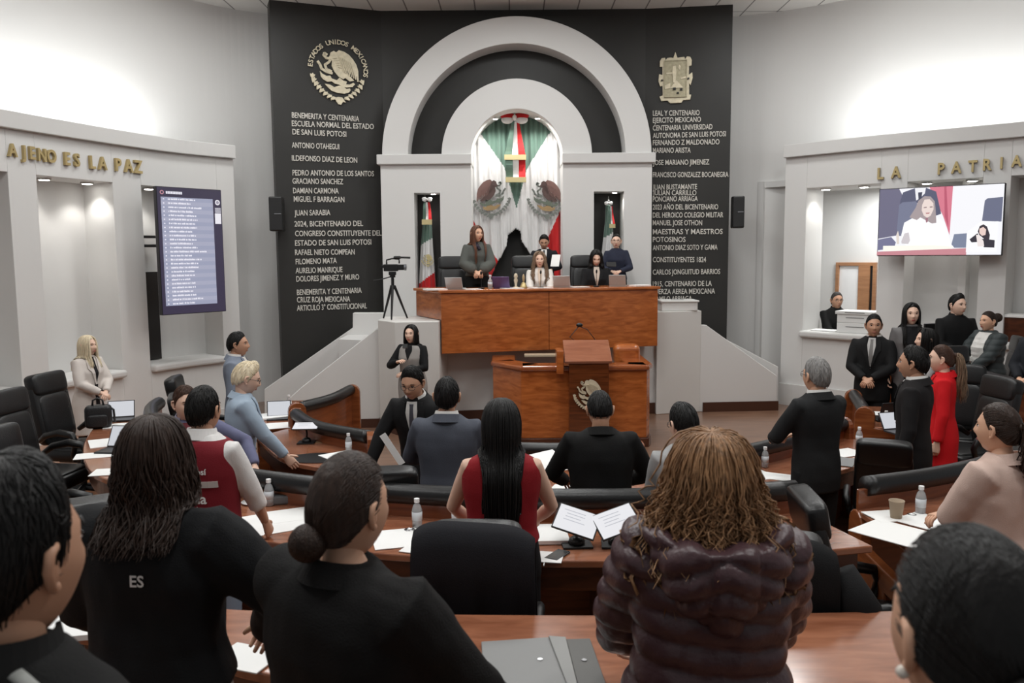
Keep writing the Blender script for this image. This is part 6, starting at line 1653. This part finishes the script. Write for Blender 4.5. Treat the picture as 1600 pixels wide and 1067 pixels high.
person('person in a light grey suit with slicked black hair seen from behind', (1064, 633), 0, 1.60, 8, lean=8, hyaw=14, hpitch=-10, glasses=True, arms=('table', 'table'), skin='light', hair=('short', HB, dict(th=.14, top=.05)), top=dict(kind='suit_jacket', col=(158, 158, 158), jcollar=1, wr=.008), legs=(120, 120, 122), seed=11, det=1.0, vox=.012)
def hood(c):
    T, s = c['T'], c['s']; mb = MB()
    rg = []
    for k in np.linspace(0, 1, 9):
        z = 1.455 - .27 * k; w = .20 * (1 - k ** 2.2) + .012; y = -.145 - .055 * math.sin(PI * min(1, k * .9 + .12)); th = .05 * (1 - .5 * k)
        rg.append([tuple(T((w * math.cos(a), y + (th + .04 * (1 - k)) * math.sin(a) * (1 if math.sin(a) < 0 else .6) + .10 * abs(math.cos(a)) ** 2 * (1 - k), z + .03 * abs(math.cos(a)) ** 2 * (1 - k)))) for a in np.linspace(0, 2 * PI, 30, endpoint=False)])
    mb.loft(rg); V, N, F = remesh(mb, .010, 5)
    x, z = V[:, 0] / s, V[:, 2] / s
    am = np.abs(np.sin((z + .5 * np.abs(x)) * PI / .085)) ** .5 * np.abs(np.sin((x + .045) * PI / .14)) ** .4
    V = V + N * ((am - .6) * .028)[:, None]; V = wrinkle(V, N, .007, 26, 5)
    link('hood', np_mesh('hood', V, F, PUFM), c['t'])
PUFM = mat('maroon_quilted_nylon', (72, 50, 54), .36, .45, bump=.35, bscale=45)
person('person with curly light brown hair in a dark maroon quilted puffer jacket', (1112, 691), .42, 1.57, -3, sex='f', girth=1.32, arms=('table', 'table'), wr=(.2, .3, .95), wl=(.2, .3, .95), hair=('long', HCU, dict(L=.19, th=.34, wave=.014, wf=34, width=1.12, az0=.75, backy=-.17, mess=.035, rs=.85)), skin='light',
       top=dict(kind='puffer', name='puffer_jacket', m=PUFM, col=(72, 50, 54), hem=.66, arm=1.25, off=.024, amp=.034, ridge=.082, vox=.009), seed=12, det=2.2, vox=.012, extras=hood)
person('person with a low brown hair bun in a black blazer in the foreground', (545, 715), .42, 1.62, -34, sex='f', girth=1.32, arms=('hold', 'hold'), wr=(.2, .3, .95), hair=('bun', HDB, dict(tie=(PI * 1.06, 1.98), bun=.038, th=.10, rs=.7)), skin='mid', top=dict(kind='blazer', col=(28, 27, 26), hem=.6, jcollar=1, arm=1.12, off=.022, vox=.010), seed=13, det=2.2, vox=.012, shw=1.02)
person('person with long dark brown hair in a black jacket with white lettering', (238, 656), .42, 1.63, -6, sex='f', girth=1.2, arms=('akimbo', 'down'), wr=(.22, .2, 1.0), wl=(.2, .25, .98), hs=1.0, hair=('long', HDB, dict(L=.22, th=.09, wave=.012, wf=16, width=1.08, az0=.9, backy=-.17, rs=.85)), skin='mid',
       top=dict(kind='jacket', col=(33, 34, 37), hem=.93, arm=1.2, off=.022, vox=.010, text=[('ES', .02, 1.265, .045, -1)], wr=.012), legs=(176, 174, 170), seed=14, det=2.2, vox=.012)
def shoulder_stripe(c):
    T, s = c['T'], c['s']
    for sd in (1, -1):
        pts = []; b = MB()
        for k in np.linspace(0, 1, 10):
            x = sd * (.09 + .14 * k); p0 = T((x, -.03 - .04 * k, 1.7)); h = c['bv'](p0) if 'bv' in c else None
            pts.append(T((x, -.06, 1.46 - .07 * k - .05 * k * k)))
        b.tube([tuple(p) for p in pts], .012 * s, 8, flat=.5)
        b.build('shoulder_stripe', mat('grey_piping', (150, 152, 148), .6), c['g'], smooth=True)
person('person with short black hair and a black jacket cut by the lower left corner', (8, 738), .42, 1.77, -18, arms=('down', 'down'), skin='tan', hair=('short', HB, dict(th=.17, top=.08, rs=.6)), top=dict(kind='jacket', col=(26, 26, 26), collar=(30, 30, 30), vox=.010), seed=15, det=2.0, vox=.011, extras=shoulder_stripe)
def earring(c):
    for sd in (-1, 1):
        b = MB(); b.ell((sd * .079, .0, -.036), (.008, .008, .008), 12, 8, M=c['HM']); b.build('pearl_earring', mat('pearl', (232, 226, 216), .15), c['t'], smooth=True)
person('person with sleek black hair and a pearl earring in the lower right corner', (1518, 843), .42, 1.72, 8, sex='f', arms=('down', 'down'), skin='mid', hair=('bun', HB, dict(tie=(PI, 1.9), bun=.05, th=.12, rs=.45)), top=dict(kind='jacket', col=(26, 26, 26), vox=.010), seed=16, det=2.0, vox=.011, extras=earring)
person('person with straight blond hair in a long white coat at the left wall', (136, 525), .2, 1.46, -112, sex='f', girth=1.08, arms=('clasp', 'clasp'), hair=('long', HBL, dict(L=.26, th=.11, az0=.8, front=.3)), skin='light', top=dict(kind='long_coat', col=(212, 203, 196), hem=.46, flare=.5, open=(34, 32, 34), openw=.022, lapel=1, jcollar=1, vz=1.1), legs=(40, 38, 38), seed=17, vox=.014, hyaw=12)
person('person in a grey blue suit in profile below the list screen', (371, 520), 0, 1.70, -84, arms=('down', 'down'), skin='tan', hair=('short', HB, dict(th=.09, top=.03)), top=dict(kind='suit_jacket', col=(122, 130, 144), lapel=1, shirt=WH, collar=WH, jcollar=1), legs=(96, 104, 116), seed=18, vox=.014)
person('person with short fair hair in a pale blue blazer leaning on the left front desk', (392, 569), 0, 1.66, -66, sex='f', girth=1.14, lean=6, hpitch=-16, glasses=True, arms=('table', 'table'), wr=(.16, .36, .92), wl=(.12, .3, 1.02), skin='light', hair=('short', HBL, dict(th=.16, top=.12)), top=dict(kind='blazer', col=(158, 174, 190), lapel=1, jcollar=1, hem=.68), legs=(150, 166, 182), seed=19, vox=.013, curl=.2)
person('person in a violet blue suit leaning out behind the man in the maroon vest', (289, 605), 0, 1.60, -160, lean=8, hyaw=22, arms=('rest', 'rest'), wr=(.15, .3, 1.0), wl=(.47, .2, 1.10), skin='light', hair=('short', HBR, dict(th=.10)), top=dict(kind='suit_jacket', col=(104, 106, 134), lapel=1, shirt=(120, 60, 66), vw=.05, collar=(170, 168, 190), jcollar=1), seed=20, vox=.013)
person('person in a maroon vest over a white rolled sleeve shirt seen from behind', (317, 606), .2, 1.62, -14, arms=('table', 'hold'), wr=(.24, .27, .80), skin='tan', hair=('short', HB, dict(th=.08)), top=dict(kind='shirt', col=(222, 220, 218), sleeve='rolled', hem=.88, collar=(226, 224, 222), vest=dict(col=(122, 30, 40), hem=.92), band=[(1.205, .017, (196, 190, 186))], text=[('. Potos\u00ed', .035, 1.262, .046, -1), ('na', .055, 1.10, .08, -1), ('ico', .055, 1.06, .034, -1)]), legs=(136, 150, 168), seed=21, det=.9, vox=.012)
person('person with grey hair and glasses in a charcoal suit seen from behind', (1276, 561), 0, 1.72, 22, arms=('hold', 'hold'), wr=(.1, .3, 1.08), skin='mid', glasses=True, hair=('short', HGR, dict(th=.11)), top=dict(kind='suit_jacket', col=(46, 47, 49), collar=WH, jcollar=1, hem=.74), legs=(38, 39, 41), seed=22, det=.9, vox=.012)
person('person in a dark suit in left profile beside the woman in red', (1428, 543), 0, 1.74, 52, arms=('down', 'down'), skin='tan', hair=('short', HB, dict(th=.12, top=.05)), top=dict(kind='suit_jacket', col=(44, 42, 43), collar=WH, jcollar=1, lapel=1, shirt=WH), legs=(32, 32, 34), seed=23, det=.7, vox=.013)
person('person in a bright red coat with a long fair ponytail', (1472, 540), 0, 1.66, 62, sex='f', arms=('down', 'down'), skin='light', hair=('pony', HBR, dict(tie=(PI, 1.25), L=.38, tail_m=HSD)), top=dict(kind='long_coat', col=(204, 22, 30), hem=.60, flare=.3, jcollar=1, lapel=1, shirt=(34, 32, 36)), legs=(22, 22, 24), seed=24, det=.7, vox=.013)
person('person in a pale pink coat with a dark ponytail at the right desk', (1562, 633), .2, 1.58, 34, sex='f', girth=1.3, arms=('cross', 'cross'), skin='mid', hair=('pony', HDB, dict(tie=(PI, 1.35), L=.22, th=.07)), top=dict(kind='long_coat', col=(206, 180, 168), hem=.46, flare=.6, jcollar=1, arm=1.15, wr=.009), legs=(60, 50, 50), seed=25, det=1.0, vox=.012)
person('person in a black suit with hands clasped at the right wall', (1366, 492), 0, 1.76, 146, girth=1.06, hyaw=16, arms=('clasp', 'clasp'), skin='tan', hair=('short', HB, dict(th=.09)), top=dict(kind='suit_jacket', col=(30, 30, 31), lapel=1, shirt=(190, 188, 186), vw=.045, tie=(110, 108, 106), collar=WH, jcollar=1, hem=.72), legs=(28, 28, 29), seed=26, vox=.014)
person('person with long black hair in a grey cardigan by the right wall', (1425, 474), .2, 1.70, 168, sex='f', arms=('down', 'down'), skin='light', hair=('long', HB, dict(L=.36, th=.09, front=.4)), top=dict(kind='cardigan', col=(108, 106, 106), hem=.72, open=(26, 26, 28), openw=.06), legs=(26, 26, 28), seed=27, vox=.014, girth=.94)
person('person with a straight dark bob in a pale grey top', (1448, 514), 0, 1.66, 84, sex='f', arms=('down', 'clasp'), skin='light', hair=('long', HB, dict(L=.15, th=.12, az0=.85, backy=-.1)), top=dict(kind='sweater', col=(166, 163, 163), hem=.8), seed=28, vox=.014)
person('young person in a black denim jacket behind the black monitor', (1497, 461), .2, 1.75, 176, hyaw=22, arms=('clasp', 'clasp'), skin='light', hair=('short', HB, dict(th=.10, top=.12)), top=dict(kind='jacket', col=(24, 24, 25), collar=(24, 24, 25), hem=.82), seed=29, vox=.014)
person('person with a hair bun in a dark green puffer over a white top', (1545, 487), .2, 1.58, 100, sex='f', girth=1.3, arms=('hold', 'clasp'), wl=(.1, .3, .98), skin='mid', hair=('bun', HDB, dict(tie=(PI, 1.2), bun=.05)), top=dict(kind='puffer', name='puffer_jacket', col=(54, 60, 61), hem=.76, open=(214, 212, 208), openw=.10, rough=.5, arm=1.15, amp=.018, vox=.013), legs=(60, 70, 84), seed=30, vox=.014)
dp = D(1308, 457, 13.75)
person('person with glasses in a black zip jacket behind the hatch sill', (1308, 457), 0, dp.z, 180, Y=13.75, girth=1.1, glasses=True, arms=('write', 'write'), skin='tan', hair=('short', hairm('dark_grey_hair', (62, 58, 56)), dict(th=.07)), top=dict(kind='jacket', col=(26, 26, 27), collar=(24, 24, 25)), seed=31, vox=.014)
person('person in dark clothes mostly cut off by the right edge', (1626, 488), .2, 1.66, 110, arms=('clasp', 'clasp'), skin='mid', hair=('short', HB, {}), top=dict(kind='jacket', col=(48, 50, 58), hem=.8), seed=32, vox=.014)
# papers and phones held in hands
def held(px, py, Y, w, l, rot, lab, m=PAPER, name='paper_sheet', cat='paper', th=.003):
    p = D(px, py, Y); b = MB(); b.box((0, 0, 0), (w, l, th)); o = b.build(name, m); o.location = p; o.rotation_euler = [R(a) for a in rot]; tag(o, lab, cat); return o
held(868, 407, 13.28, .14, .21, (62, 0, -20), 'white paper held by the man in the suit on the dais')
held(955, 413, 13.05, .15, .08, (60, 0, 0), 'dark phone held by the standing person in navy', BLK, 'mobile_phone', 'phone', .009)
held(613, 702, 6.1, .05, .27, (-90, -32, 0), 'white paper hanging from the hand of the leaning man', PAPER, th=.004)
held(633, 541, 10.1, .06, .05, (70, 0, 0), 'black handheld device held by the signing person', BLK, 'handheld_device', 'device', .03)
held(856, 722, 5.75, .24, .32, (12, -6, 24), 'white paper held by the man in the black shirt')
